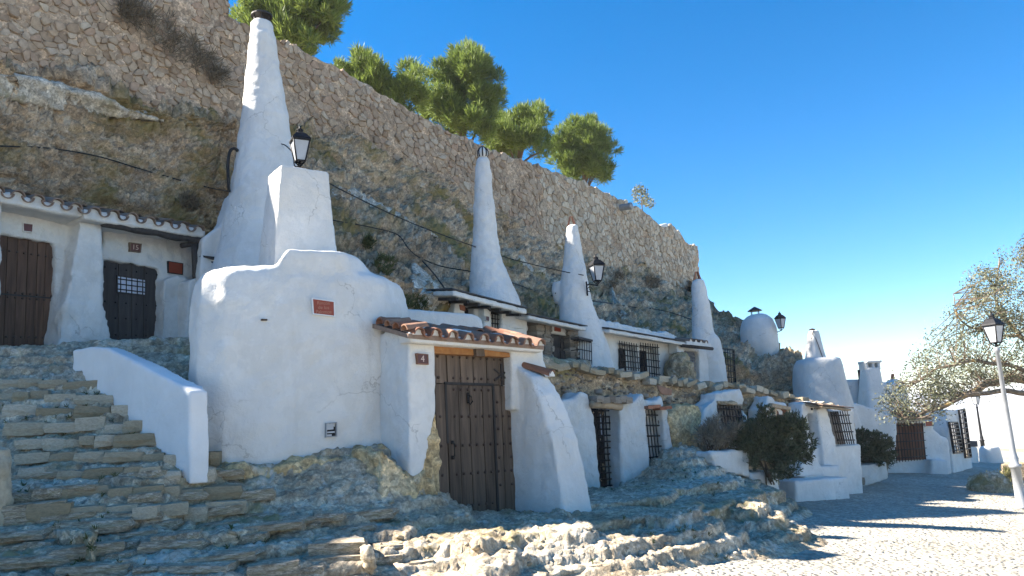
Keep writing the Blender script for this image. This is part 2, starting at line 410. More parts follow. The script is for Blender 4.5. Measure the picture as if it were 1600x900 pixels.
M['grass'] = leaf_mat('weeds', [(.15, (.035, .05, .014)), (.5, (.08, .10, .03)), (.85, (.16, .16, .06))], .25)
M['yellowleaf'] = leaf_mat('yellow green leaves', [(.15, (.10, .10, .03)), (.5, (.22, .20, .07)), (.85, (.34, .31, .16))], .25)
M['bark'] = wood_mat('pine bark', (.05, .035, .022), (.14, .10, .07), (9, 9, 2))
M['bark_ochre'] = rock_mat('lichen bark', [(.25, (.08, .06, .045)), (.5, (.16, .125, .09)), (.75, (.26, .20, .14))], (.42, .26, .06), .32, None, 0, ns=3, bs=.6, mscale=1.8)
def cobble_mat():
    t = NT('cobbled paving'); vo = t.n('ShaderNodeTexVoronoi', feature='F1'); vo.inputs['Scale'].default_value = 13.0
    mp = t.map((1, 1, 1)); t.l(mp, 0, vo, 'Vector')
    a = t.noise(.5, 7, .6); r = t.ramp(a, 0, [(.3, (.36, .325, .255)), (.7, (.50, .455, .37))])
    rv = t.n('ShaderNodeSeparateColor'); t.l(vo, 'Color', rv, 0); rr = t.ramp(rv, 0, [(0, .72), (1, 1.18)])
    c = t.mix(1.0, (r, 0), (rr, 0), 'MULTIPLY')
    dr = t.ramp(t.noise(9, 7, .7), 0, [(.35, .72), (.65, 1.1)]); c = t.mix(1.0, (c, 2), (dr, 0), 'MULTIPLY')
    inv = t.ramp(vo, 0, [(0, 1.0), (.6, 0.0)])
    n = t.bump(t.noise(40, 6, .7), 0, .6, .015, t.bump(inv, 0, .9, .04))
    return t.done((c, 2), n, .85)
M['cobble'] = cobble_mat()
M['soil'] = rock_mat('dry earth', [(.25, (.20, .16, .10)), (.5, (.30, .25, .17)), (.75, (.38, .33, .24))], (.11, .12, .05), .4, None, 0, ns=.15, bs=.5, mscale=.05)
# ------------------------------------------------------------------ ground, plaza
def grid_faces(nu, nv):
    i = np.arange(nu - 1)[:, None] * nv + np.arange(nv - 1)[None, :]
    i = i.ravel(); return np.stack([i, i + nv, i + nv + 1, i + 1], 1)
def tps_fit(C):
    C = np.asarray(C, float); n = len(C)
    d = np.sqrt(((C[:, None, :2] - C[None, :, :2]) ** 2).sum(-1)) + 1e-9
    K = d ** 2 * np.log(d) + np.eye(n) * .02
    Pm = np.c_[np.ones(n), C[:, :2]]
    A = np.block([[K, Pm], [Pm.T, np.zeros((3, 3))]])
    w = np.linalg.solve(A, np.r_[C[:, 2], 0, 0, 0]); return C, w
def tps_eval(fit, XY):
    C, w = fit; n = len(C); out = np.zeros(len(XY))
    for s in range(0, len(XY), 40000):
        q = XY[s:s + 40000]; d = np.sqrt(((q[:, None] - C[None, :, :2]) ** 2).sum(-1)) + 1e-9
        out[s:s + 40000] = (d ** 2 * np.log(d)) @ w[:n] + w[n] + q @ w[n + 1:]
    return out
# far country: hill flank falling to a plain that runs to the horizon
rr = np.r_[0, np.linspace(5, 60, 12), np.geomspace(75, 20000, 40)]; aa = np.linspace(0, 2 * np.pi, 97)[:-1]
RR, AA = np.meshgrid(rr, aa, indexing='ij'); GX = 6 + RR * np.cos(AA); GY = 18 + RR * np.sin(AA)
zz = gz(np.clip(GX, -12, 40), np.clip(GY, -15, 70)) - .12
fall = np.clip((RR - 45) / 420, 0, 1); zz = zz - 75 * (fall * fall * (3 - 2 * fall)) + fall * 6 * fbm(np.stack([GX.ravel() / 300, GY.ravel() / 300, GX.ravel() * 0], 1), 3, 5).reshape(GX.shape)
nr, na = GX.shape
ii = np.arange(nr - 1)[:, None] * na; jj = np.arange(na)[None, :]; j2 = (jj + 1) % na
Fg = np.stack([(ii + jj).ravel(), (ii + na + jj).ravel(), (ii + na + j2).ravel(), (ii + j2).ravel()], 1)
tag(link('ground', np_mesh('ground', np.stack([GX, GY, zz], -1).reshape(-1, 3), Fg), M['soil']), kind='structure')

# paved plaza: fine uneven sheet where the photo looks close, coarser beyond
def sheet(name, x0, x1, y0, y1, st, amp, lift, mat, cob=0.0):
    xs = np.arange(x0, x1 + 1e-6, st); ys = np.arange(y0, y1 + 1e-6, st)
    X, Y = np.meshgrid(xs, ys, indexing='ij'); P = np.stack([X.ravel(), Y.ravel(), 0 * X.ravel()], 1)
    Z = gz(P[:, 0], P[:, 1]) + lift + amp * fbm(P * .7, 3, 3)
    if cob:
        Q = P * np.array([11.0, 15.0, 1.0]); Q[:, 2] = .5
        Q[:, :2] += .5 * fbm(P * 2, 2, 8)[:, None]
        f1, f2 = worley(Q, 21); Z = Z + cob * np.clip((f2 - f1) * 1.8, 0, 1) ** .6 - cob
    return tag(link(name, np_mesh(name, np.stack([P[:, 0], P[:, 1], Z], 1), grid_faces(len(xs), len(ys))), mat), kind='structure')
sheet('plaza', -14, 36, -10, 60, .5, .02, -.03, M['cobble'])
sheet('cobble_paving', -1.5, 16.0, 6.6, 19.0, .03, .02, 0.01, M['cobble'], .014)

# ------------------------------------------------------------------ rock ledges with the stair in front of the houses
C = []
def cpx(px, py, D): C.append(at(px, py, D))
def cg(px, py, dz):
    p = on_ground(px, py); C.append((p[0], p[1], p[2] + dz))
for q in ((720, 905), (870, 902), (1000, 872), (1100, 850), (1165, 818), (1205, 787), (1240, 771)): cg(q[0], q[1], -.02)
for q in ((600, 1010), (800, 1000), (980, 950), (1150, 890), (1300, 830), (1330, 775)): cg(q[0], q[1], -.35)
for q in ((760, 868, 8.15), (900, 835, 8.9), (1000, 818, 9.6), (1100, 800, 10.5), (1170, 775, 11.9),
          (760, 836, 8.9), (900, 808, 9.6), (1040, 797, 10.4), (770, 806, 10.6), (870, 800, 10.6), (930, 790, 11.5), (1030, 778, 12.0),
          (950, 763, 14.6), (905, 765, 14.0), (1050, 735, 14.6), (1075, 690, 15.6), (1100, 720, 15.0), (1130, 735, 15.6), (1190, 755, 15.9), (1150, 765, 13.8),
          (640, 795, 9.7), (720, 803, 9.8), (560, 800, 9.2), (690, 775, 10.3), (560, 850, 8.5), (640, 838, 8.6), (735, 836, 8.5), (640, 890, 8.1), (720, 895, 8.0),
          (350, 735, 9.3), (430, 728, 9.6), (500, 716, 9.9), (597, 692, 10.4), (650, 740, 10.2), (400, 785, 9.0), (500, 785, 9.2), (600, 782, 9.6),
          (300, 800, 8.5), (400, 830, 8.2), (480, 860, 7.9), (400, 885, 7.5), (560, 897, 7.7), (250, 880, 7.2), (150, 860, 7.5), (0, 885, 7.0), (30, 790, 7.9),
          (150, 789, 8.08), (250, 745, 8.6), (150, 728, 8.66), (330, 727, 9.1), (150, 674, 9.24), (60, 650, 9.5), (240, 690, 9.2), (150, 627, 9.8), (40, 605, 10.1),
          (110, 560, 10.8), (0, 548, 10.9), (270, 545, 11.6), (-60, 560, 10.6), (-60, 700, 8.9), (-60, 850, 7.2)):
    cpx(*q)
for q in ((-1.5, 12.6, .5), (.2, 13.2, .25), (-3.2, 12.3, 1.6), (-5.2, 13.4, 3.12), (-7.5, 12.6, 3.14), (-4.4, 12.2, 2.9), (-9, 11.5, 3.1), (-5.5, 15.2, 3.1), (-1, 15, .8), (2, 16, .25), (4.5, 17.5, .2), (7, 18, -.6), (-3, 6.2, .15), (-6, 6.0, .4), (0, 6.0, -.3)): C.append(q)
FIT = tps_fit(C)
st = .03
xs = np.arange(-9.5, 7.2, st); ys = np.arange(5.6, 16.2, st)
X, Y = np.meshgrid(xs, ys, indexing='ij'); P = np.stack([X.ravel(), Y.ravel(), 0 * X.ravel()], 1)
Z = tps_eval(FIT, P[:, :2])
def terrace_z(Z, P):
    h = .165 + 0 * Z
    S = np.clip(.75 + .5 * fbm(P * .55, 2, 47), .3, 1)
    S = S * (1 - .8 * np.exp(-(((P[:, 0] + 2.3) / 1.5) ** 2 + ((P[:, 1] - 9.5 - .42 * (P[:, 0] + 2.3)) / .55) ** 2)))
    h = h * (1 + .5 * np.clip(fbm(P * .35, 2, 51), -.6, .9) * 0)
    wob = .38 * fbm(P * .9, 3, 41) + .16 * fbm(P * 3.4, 3, 43)
    q = Z / h + wob; fl = np.floor(q); fr = q - fl
    k = np.clip((fr - .76) / .13, 0, 1); k = k * k * (3 - 2 * k)
    return ((fl + .12 * fr + .88 * k - wob * .9) * S + (q - wob * .9) * (1 - S)) * h
mask = np.clip((Z - gz(X.ravel(), Y.ravel()) - .02) / .12, 0, 1)
Zt = terrace_z(Z, P) * mask + Z * (1 - mask)
V = np.stack([P[:, 0], P[:, 1], Zt], 1)
G = Zt.reshape(X.shape); gx, gy = np.gradient(G, st)
N = np.stack([-gx.ravel(), -gy.ravel(), np.ones(len(V))], 1); N /= np.linalg.norm(N, axis=1)[:, None]
Vs = V * np.array([1, 1, 2.2]); wv = fbm(Vs * 3, 2, 3)[:, None]
f1, f2 = worley(Vs * 3.4 + .45 * wv, 77); g1, g2 = worley(Vs * 9.5 + .5 * wv, 78)
disp = .05 * (ridged(Vs * 1.9, 4, 11) - .25) + .13 * (np.clip(f2 - f1, 0, .28) - .17) + .08 * (np.clip(g2 - g1, 0, .35) - .2) + .03 * fbm(V * 10, 3, 5) - .03 * np.clip(ridged(V * 5.0, 3, 19) - .62, 0, 1)
V = V + N * (.75 * disp * (.25 + .75 * mask))[:, None]
ledge = tag(link('rock_ledge', np_mesh('rock_ledge', V, grid_faces(len(xs), len(ys))), M['ledge']), kind='structure')
def bvh_of(o): return BVHTree.FromPolygons([v.co.copy() for v in o.data.vertices], [tuple(p.vertices) for p in o.data.polygons])
# broad eroded limestone plates
def plate(pxs, z, depth, thick, seed, rock=.042, mat='ledge', dz=0.0):
    """flat rock layer: pxs = its front edge as seen, z = height of its top"""
    f0 = [at_z(x, y, z) for x, y in pxs]; L_ = [0.0]
    for q0, q1 in zip(f0[:-1], f0[1:]): L_.append(L_[-1] + float(np.linalg.norm(q1 - q0)))
    n_ = max(6, int(L_[-1] / .11)); f = []; bk = []
    for k in range(n_ + 1):
        u = k / n_; p = np.array([np.interp(u * L_[-1], L_, [q[j] for q in f0]) for j in range(3)])
        v = p[:2] / np.linalg.norm(p[:2]); j_ = .16 * fbm(p[None] * 1.7, 3, seed)[0] + .05 * fbm(p[None] * 7, 2, seed + 1)[0] + .45 * max(0, 1 - math.sin(math.pi * u) * 2.2) ** 2
        f.append(np.array([p[0] + v[0] * j_, p[1] + v[1] * j_, z + .03 * fbm(p[None] * 2.0, 2, seed + 2)[0]]))
    for p in f[::-1]:
        v = p[:2] / np.linalg.norm(p[:2]); bk.append(np.array([p[0] + v[0] * depth * .8 - .25 * depth, p[1] + v[1] * depth, z + dz]))
    bm = bmesh.new(); prism(bm, f + bk, np.array([0, .12, -thick - .45]))
    o = organic('rock_ledge', bm, M[mat], None, .03, 1, .03, 1.6, .6, 6, seed, rock=rock, flat=2.6); tag(o, kind='structure'); return o
PLATES = [plate(*a) for a in (
    ([(716, 884), (724, 872), (800, 862), (860, 852), (930, 837), (1000, 820), (1060, 808), (1110, 797), (1160, 784), (1198, 771)], .20, 1.7, .42, 1),
    ([(732, 852), (780, 842), (850, 829), (930, 819), (1000, 807), (1062, 799), (1085, 797), (1100, 789)], .29, 1.5, .3, 2),
    ([(872, 806), (884, 796), (900, 789), (960, 786), (1012, 781), (1034, 782), (1060, 774)], .37, 1.2, .25, 3),
    ([(604, 856), (616, 850), (660, 843), (720, 836), (738, 838)], .36, 1.1, .5, 4),
    ([(505, 830), (520, 815), (560, 800), (620, 795), (690, 797), (722, 802)], .53, .9, .34, 5),
    ([(130, 862), (160, 850), (260, 840), (360, 832), (430, 822), (500, 812)], .64, .9, .3, 6),
    ([(-40, 900), (0, 892), (100, 882), (250, 874), (400, 862), (500, 852), (560, 850), (584, 862)], .46, .9, .3, 7),
    ([(250, 915), (320, 900), (450, 890), (560, 884), (592, 880)], .30, .7, .35, 8),
    ([(-60, 845), (0, 835), (60, 828), (130, 830), (150, 838)], .78, .7, .3, 10),
    ([(1030, 776), (1060, 766), (1110, 757), (1150, 757)], .34, 1.6, .4, 11),
    ([(1085, 812), (1110, 798), (1150, 783), (1195, 769), (1228, 770)], .08, 1.8, .4, 12),
    ([(820, 915), (870, 893), (930, 884), (1000, 868), (1060, 858), (1125, 846)], .03, .45, .3, 14))]
def bvh_many(os_):
    vs, fs, k = [], [], 0
    for o in os_:
        vs += [v.co.copy() for v in o.data.vertices]; fs += [tuple(i + k for i in p.vertices) for p in o.data.polygons]; k = len(vs)
    return BVHTree.FromPolygons(vs, fs)
LEDGE_BVH = bvh_many([ledge] + PLATES)
def ledge_z(x, y):
    h = LEDGE_BVH.ray_cast(Vector((x, y, 30)), Vector((0, 0, -1)))
    return h[0].z if h[0] else float(gz(x, y))
def shoot(px, py, bvh):
    h = bvh.ray_cast(V3(EYE), V3(ray(px, py))); return np.array(h[0]) if h[0] else None

# ------------------------------------------------------------------ cliff above the houses
def wall_base_y(px): return np.interp(px, [-300, 0, 100, 200, 345, 480, 560, 700, 800, 900, 1000, 1078], [60, 112, 130, 168, 195, 205, 225, 300, 352, 398, 425, 452])
def row(tab, px):
    t = np.array(tab, float); return np.interp(px, t[:, 0], t[:, 1]), np.interp(px, t[:, 0], t[:, 2])
cols = np.r_[np.arange(-300, 1255, 2.6)]
def wall_D(px): return np.array([on(x, 300, PW, .05)[1] for x in px])
WDc = wall_D(np.minimum(cols, 1100))
yb = wall_base_y(cols)
# crest beyond the wall's end falls towards the round chimney
cr_y = np.interp(cols, [1078, 1100, 1122, 1160, 1215, 1250], [452, 470, 500, 516, 572, 600]); cr_D = np.interp(cols, [1078, 1122, 1160, 1250], [38, 33, 31, 27])
beyond = cols > 1078
rows = []
y0 = np.where(beyond, cr_y, yb); D0 = np.where(beyond, cr_D, WDc)
rows.append((y0 - 14, D0 + .9)); rows.append((y0, D0))
foot = [(-300, 330, 9.6), (0, 335, 13.2), (160, 380, 14.9), (330, 440, 16.6), (430, 470, 16.2), (520, 480, 15.2), (600, 500, 14.6), (700, 520, 15.6), (760, 520, 17.6), (830, 540, 18.8), (940, 560, 20.2), (1080, 585, 23.4), (1140, 612, 24.0), (1255, 640, 24.5)]
fy, fD = row(foot, cols)
ledgeY = np.interp(cols, [-300, 0, 200, 340, 430, 520, 700, 820, 1000, 1255], [110, 150, 182, 215, 260, 290, 385, 430, 470, 560])
ledgeD = np.interp(cols, [-300, 0, 200, 340, 430, 520, 700, 820, 1000, 1100, 1255], [9.9, 14.1, 16.0, 17.7, 18.0, 18.2, 21.0, 24.0, 29.5, 29.5, 26.0])
rows.append((y0 * .5 + ledgeY * .5, D0 * .62 + ledgeD * .38))
rows.append((ledgeY, ledgeD))
rows.append((ledgeY * .72 + fy * .28, np.minimum(ledgeD * .55 + fD * .45, ledgeD - .12)))
rows.append((ledgeY * .35 + fy * .65, fD + np.interp(cols, [-300, 300, 520, 800, 1255], [.05, .1, .25, .8, .6])))
rows.append((fy, fD)); rows.append((fy + 60, fD + .05))
K = [np.array([at(x, a, d) for x, a, d in zip(cols, r[0], r[1])]) for r in rows]
T = np.linspace(0, len(K) - 1, 230); L = []
for t in T:
    i = min(int(t), len(K) - 2); f = t - i; f = f * .6 + .4 * f * f * (3 - 2 * f); L.append(K[i] * (1 - f) + K[i + 1] * f)
G3 = np.stack(L, 1)                         # columns x rows x 3
du = np.gradient(G3, axis=0); dv = np.gradient(G3, axis=1)
N = np.cross(dv.reshape(-1, 3), du.reshape(-1, 3)); N /= np.linalg.norm(N, axis=1)[:, None] + 1e-9
N[(N * (EYE - G3.reshape(-1, 3))).sum(1) < 0] *= -1
Vc = G3.reshape(-1, 3); sc_d = np.clip(np.linalg.norm(Vc - EYE, axis=1) / 16, .8, 1.8)
Q = Vc * np.array([1, 1, 1.7]) + .5 * fbm(Vc * .8, 2, 2)[:, None]
f1, f2 = worley(Q * 1.5, 5); g1, g2 = worley(Q * 4.5, 6)
e1, e2 = worley(Q * 9.0, 7)
zl = Vc[:, 2] * 1.15 + .10 * (Vc[:, 0] * .6 + Vc[:, 1] * .8) + .8 * fbm(Vc * .45, 3, 66); sw = zl - np.floor(zl)
strata = .22 * (sw ** 1.6 - .4) * np.clip(.6 + fbm(Vc * .5, 2, 67), 0, 1.2)
zl2 = zl * 3.7 + 1.3 * fbm(Vc * 1.2, 2, 68); strata += .06 * ((zl2 - np.floor(zl2)) - .5)
h = strata + .30 * fbm(Vc * np.array([.35, .35, .5]), 4, 61) + .20 * ridged(Q * .9, 5, 15) + .34 * (np.clip(f2 - f1, 0, .3) - .2) + .30 * (np.clip(g2 - g1, 0, .32) - .2) + .14 * (np.clip(e2 - e1, 0, .4) - .2) + .05 * fbm(Vc * 9, 3, 9)
edge = np.ones(G3.shape[:2]); edge[:, :26] = np.linspace(.15, 1, 26)[None, :]
Vc = Vc + N * (h * edge.ravel() * np.clip(sc_d, .8, 1.2))[:, None]
cliff = tag(link('cliff', np_mesh('cliff', Vc, grid_faces(*G3.shape[:2])), M['cliff']), kind='structure')
CLIFF_BVH = bvh_of(cliff)

# flat hilltop behind the wall
ht = []
for t in np.arange(-34, 13, 1.0):
    for o in (-.35, -3, -7, -12, -20): 
        q = PW.p + PW.d * t + PW.n * o
        ht.append((q[0], q[1], np.interp(t, [-34, -24, -22, -18, 13], [7.4, 7.8, 9.0, 9.6, 9.6]) + .012 * o))
tag(link('hilltop', np_mesh('hilltop', np.array(ht), grid_faces(47, 5)), M['soil']), kind='structure')

# ------------------------------------------------------------------ the big rubble wall on the cliff
def w_top(px): return np.interp(px, [352, 400, 470, 540, 700, 780, 860, 930, 1000, 1030, 1046, 1060, 1075, 1081], [22, 48, 76, 112, 205, 238, 265, 293, 325, 352, 350, 365, 400, 450])
def w_t(px, py=300):
    p = on(px, py, PW); return float(np.dot(p[:2] - PW.p, PW.d))
def w_px(t):
    q = PW.p + PW.d * t; lo, hi = -900., 1400.
    for _ in range(40):
        m = (lo + hi) / 2
        if w_t(m) < t: lo = m
        else: hi = m
    return (lo + hi) / 2
TT = np.arange(-34, 13.01, .1)
tab = []
for t in TT:
    px = w_px(t)
    if px > -150: zb = on(px, float(wall_base_y(px)), PW)[2]
    else: zb = 5.2
    tab.append((t, px, zb))
tab = np.array(tab)
t350 = w_t(352); tend = w_t(1081)
def wall_top(t):
    px = np.interp(t, tab[:, 0], tab[:, 1])
    if t >= t350: return on(px, float(w_top(px)), PW)[2]
    # ruined tower stump, then unseen wall top shaped for the shade it casts
    return float(np.interp(t, [-34, -26, -25, -24.0, -23.2, -22.6, -22.1, -21.2, -20.2, -18.3, -17.6, -16.9, -15.0, t350], [10.4, 10.4, 10.35, 10.0, 10.75, 10.9, 11.8, 12.2, 11.8, 11.8, 11.4, 12.0, 13.2, 13.8]))
def wall_base(t): return float(np.interp(t, tab[:, 0], tab[:, 2])) - .25
wall = thing('stone_wall', 'long rubble stone fortress wall along the top of the cliff', 'wall', (*(PW.p), 6.0))
def wpt(t, z, off): 
    q = PW.p + PW.d * t + PW.n * off; return np.array([q[0], q[1], z])
ts = np.unique(np.r_[np.arange(-34, -19, .3), np.arange(-19, tend, .07), t350 - .01, t350 + .01, tend]); nz_ = 48; rowsV = []
prof = [(0.0, k / (nz_ - 1)) for k in range(nz_)]
for t in ts:
    zb, zt = wall_base(t), wall_top(t) - .02 + .05 * math.sin(t * 7.1) * math.sin(t * 2.3)
    c = [wpt(t, zb + (zt - zb) * f, .0) for _, f in prof]
    c += [wpt(t, zt - .0, -.30), wpt(t, zt - .03, -.75), wpt(t, zb + (zt - zb) * .5, -.78), wpt(t, zb - .5, -.8)]
    rowsV.append(c)
Vw = np.array(rowsV); sh = Vw.shape[:2]; Vw = Vw.reshape(-1, 3)
front = np.zeros(sh, bool); front[:, :nz_ - 1] = True
w1, w2 = worley(Vw * 3.3, 24)
hw = .07 * fbm(Vw * .9, 3, 22) + .04 * fbm(Vw * 5, 3, 23) + .07 * (np.clip(w2 - w1, 0, .4) - .2)
Vw += np.outer(np.where(front.ravel(), hw, hw * .4), PW.n3)
link('core', np_mesh('wall_core', Vw, grid_faces(*sh)), M['mortar'], wall)
# end face of the wall
bm = bmesh.new(); zt = wall_top(tend - .05); zb = wall_base(tend)
hexa(bm, [wpt(tend - .3, zb, .02), wpt(tend + .25, zb - .3, -.1), wpt(tend + .25, zb - .3, -.85), wpt(tend - .3, zb, -.85), wpt(tend - .3, zt, .02), wpt(tend + .05, zt - .3, -.05), wpt(tend + .05, zt - .3, -.8), wpt(tend - .3, zt, -.8)])
organic('wall_end', bm, M['mortar'], wall, .12, 2, .05, 1.0, .6, 5)
# stones: jittered grid -> clipped cells -> proud bevelled pieces
def clip_poly(poly, p, q):
    mx, my = (p[0] + q[0]) / 2, (p[1] + q[1]) / 2; nx, ny = q[0] - p[0], q[1] - p[1]; out = []
    for i in range(len(poly)):
        a, b = poly[i], poly[(i + 1) % len(poly)]
        da = (a[0] - mx) * nx + (a[1] - my) * ny; db = (b[0] - mx) * nx + (b[1] - my) * ny
        if da <= 0: out.append(a)
        if da * db < 0:
            f = da / (da - db); out.append((a[0] + (b[0] - a[0]) * f, a[1] + (b[1] - a[1]) * f))
    return out
def cells(t0, t1, cw, ch, jit, inside, rnd):
    pts = {}; nt = int((t1 - t0) / cw) + 1
    for i in range(-1, nt + 1):
        for j in range(0, int(16 / ch)):
            pts[(i, j)] = (t0 + (i + .5 * (j % 2) + rnd.uniform(-jit, jit)) * cw, (j + rnd.uniform(-jit, jit)) * ch)
    for k_ in [k_ for k_ in pts if rnd.random() < .2]: del pts[k_]
    for (i, j), p in pts.items():
        if not inside(*p): continue
        poly = [(p[0] - cw * 1.3, p[1] - ch * 1.3), (p[0] + cw * 1.3, p[1] - ch * 1.3), (p[0] + cw * 1.3, p[1] + ch * 1.3), (p[0] - cw * 1.3, p[1] + ch * 1.3)]
        for di in (-2, -1, 0, 1, 2):
            for dj in (-2, -1, 0, 1, 2):
                q = pts.get((i + di, j + dj))
                if q and (di or dj): poly = clip_poly(poly, p, q)
                if len(poly) < 3: break
        if len(poly) >= 3: yield p, poly
def stone_geo(p, poly, shrink, proud, rnd):
    """verts (t,z,off) and faces of one bevelled stone"""
    cx = sum(a[0] for a in poly) / len(poly); cz = sum(a[1] for a in poly) / len(poly); n = len(poly)
    r0 = [(cx + (a[0] - cx) * shrink, cz + (a[1] - cz) * shrink) for a in poly]
    # round the outline: insert corner cuts
    o = []
    for i in range(n):
        a, b = r0[i], r0[(i + 1) % n]; o.append((a[0] * .76 + b[0] * .24, a[1] * .76 + b[1] * .24)); o.append((a[0] * .24 + b[0] * .76, a[1] * .24 + b[1] * .76))
    d_ = .07 * math.sqrt(abs(max(a[0] for a in o) - min(a[0] for a in o)) * .25)
    o = [(a[0] + rnd.uniform(-d_, d_), a[1] + rnd.uniform(-d_, d_) * .7) for a in o]
    n = len(o); pr = proud * rnd.uniform(-.9, 1.5); tx, tz = rnd.uniform(-.25, .25), rnd.uniform(-.25, .25)
    V = [(a[0], a[1], -.10) for a in o] + [(cx + (a[0] - cx) * .97, cz + (a[1] - cz) * .97, pr * .55) for a in o]
    V += [(cx + (a[0] - cx) * .86, cz + (a[1] - cz) * .84, pr + (a[0] - cx) * tx * .5 + (a[1] - cz) * tz * .5 + rnd.uniform(-.006, .006)) for a in o]
    F = []
    for k in (0, n):
        for i in range(n): F.append((k + i, k + (i + 1) % n, k + n + (i + 1) % n, k + n + i))
    F.append(tuple(range(2 * n, 3 * n))); return V, F
rnd = random.Random(11); stones = []
def ins(a, b):
    def f(t, z):
        if not (a <= t < b and wall_base(t) + .12 < z < wall_top(t) - .07): return False
        q = wpt(t, z, 0); return fbm(q[None] * .75, 3, 91)[0] < (.30 if t < tm else .55)
    return f
tm = w_t(845)
zones = [(t350 - 12, t350, .23, .105, .46, 'masonry', .95), (t350, tm, .28, .14, .46, 'masonry', .96), (tm, tend - .25, .32, .20, .44, 'palestone', .93)]
for a, b, cw, ch, jt, mt, sh_ in zones:
    for p, poly in cells(a, b, cw, ch, jt, ins(a, b), rnd):
        Vs_, Fs_ = stone_geo(p, poly, sh_ * rnd.uniform(.92, 1.05), .03, rnd)
        W3 = np.array([wpt(v[0], v[1], v[2] + .02) for v in Vs_])
        W3 = W3 + np.outer(.07 * fbm(W3 * .9, 3, 22), PW.n3) * .9
        px_ok = -40 < np.interp(p[0], tab[:, 0], tab[:, 1])
        area = 1.0 / (depth_of(W3[0]) ** 2) * np.ptp(W3[:, 2]) * np.ptp(np.array(Vs_)[:, 0])
        zf = depth_of(W3[0])
        up = np.dot(W3.mean(0) - EYE, UP) / zf
        seen = px_ok and up < .385
        stones.append((area if seen else 0, mt, W3, Fs_, seen))
stones = [s for s in stones if s[4]]
stones.sort(key=lambda s: -s[0])
for a, mt, W3, Fs_, _ in stones[:300]:
    c = W3.mean(0); me = np_mesh('stone', W3 - c, Fs_, False)
    link('stone', me, M[mt], wall, Matrix.Translation(V3(c)))
for mt in ('masonry', 'palestone'):
    VV, FF, k = [], [], 0
    for a, m2, W3, Fs_, _ in stones[300:]:
        if m2 != mt: continue
        VV.append(W3); FF += [tuple(i + k for i in f) for f in Fs_]; k += len(W3)
    if VV: tag(link('small_stones', np_mesh('small_stones', np.concatenate(VV), FF, False), M[mt], wall), kind='stuff')
# clay drain pipe sticking out of the wall
dp = thing('drain_pipe', 'short grey clay drain pipe sticking out of the stone wall near its top', 'drain pipe', on(975, 326, PW))
bm = bmesh.new(); a = on(962, 326, PW, -.2); b = a + PW.n3 * .75 + np.array([.05, .0, -.03])
tube(bm, [a, b], .15, 14, False); tube(bm, [b, a], .12, 14, False)
part('pipe', bm, M['grey_metal'], dp, True)
bm = bmesh.new(); tube(bm, [b - PW.n3 * .06, b + PW.n3 * .01], .165, 14, True); part('rim', bm, M['grey_metal'], dp, True)
# white patch on the broken end of the wall
bm = bmesh.new(); slab(bm, [(1030, 353), (1044, 348), (1047, 362), (1044, 366)], PW, .7, .02); tag(organic('repair_patch', bm, M['plaster'], None, .06, 2, .02), 'small white lime patch on the broken corner of the stone wall', 'patch')

# ------------------------------------------------------------------ terrace between lower and upper rows
bm = bmesh.new()
front_top = [(845, 566), (900, 571), (960, 579), (1020, 588), (1090, 596), (1150, 602), (1200, 610), (1250, 622), (1290, 632), (1330, 640)]
for (xa, ya), (xb, yb_) in zip(front_top[:-1], front_top[1:]):
    A, B = on(xa, ya, P1, -.45), on(xb, yb_, P1, -.45)
    dn = -P1.n3
    def col(p, dep): return p + dn * dep
    zb = -1.3
    A2, B2 = A + dn * 5.5, B + dn * 5.5
    A2 = A2 + np.array([0, 0, .35]); B2 = B2 + np.array([0, 0, .35])
    hexa(bm, [(A[0], A[1], zb), (B[0], B[1], zb), (B2[0], B2[1], zb), (A2[0], A2[1], zb), A, B, B2, A2])
terr = organic('terrace', bm, M['terrace'], None, .058, 1, .06, .9, .5, 5.0, 5, rock=.11, flat=1.3)
tag(terr, kind='structure')
# raised ground behind the gate up to the cliff foot
bm = bmesh.new()
hexa(bm, [(-4.6, 12.6, .2), (.3, 13.6, .2), (1.8, 17.6, .2), (-3.0, 17.0, .2), (-4.6, 12.6, 3.12), (.3, 13.7, 2.75), (1.8, 17.6, 2.8), (-3.0, 17.2, 3.2)])
tag(organic('upper_path', bm, M['terrace'], None, .14, 2, .05, .9, .4, 4.0, 6, rock=.05), kind='structure')

M['pale_rock'] = rock_mat('pale limestone', [(.28, (.36, .30, .22)), (.5, (.48, .425, .335)), (.72, (.58, .525, .435))], (.27, .23, .12), .2, (.32, .27, .20), .35, ns=1.5, bs=1.4, mscale=1.2)
def outcrop(label, pxs, seed, mat='pale_rock', proud=.10, rock=.06):
    """a slab of other rock lying on the cliff face"""
    bm = bmesh.new(); pts = []
    for x, y in pxs:
        p = shoot(x, y, CLIFF_BVH)
        if p is not None: pts.append(p)
    c = sum(pts) / len(pts); n_ = EYE - c; n_ /= np.linalg.norm(n_)
    prism(bm, [p + n_ * proud for p in pts], -n_ * .5)
    return tag(organic('rock_outcrop', bm, M[mat], None, .06, 1, .06, 1.4, .5, 6, seed, rock=rock), label, 'rock', 'rock outcrops on the cliff')
outcrop('long pale limestone ledge on the cliff at upper left', [(-60, 108), (30, 118), (90, 128), (150, 146), (200, 168), (262, 190), (180, 184), (100, 174), (30, 160), (-60, 142)], 71)
outcrop('smooth grey rock slab on the cliff left of the small terrace house', [(646, 412), (668, 424), (700, 468), (712, 490), (660, 488), (640, 450)], 72, proud=.12, rock=.02)
outcrop('pale sloping rock streak on the cliff below the long wall', [(520, 288), (560, 300), (640, 345), (690, 372), (640, 362), (560, 330), (516, 305)], 73, proud=.06)
outcrop('pale rock streak between slim chimney and brick tipped chimney', [(792, 392), (815, 400), (836, 424), (826, 432), (800, 412)], 74, proud=.06)
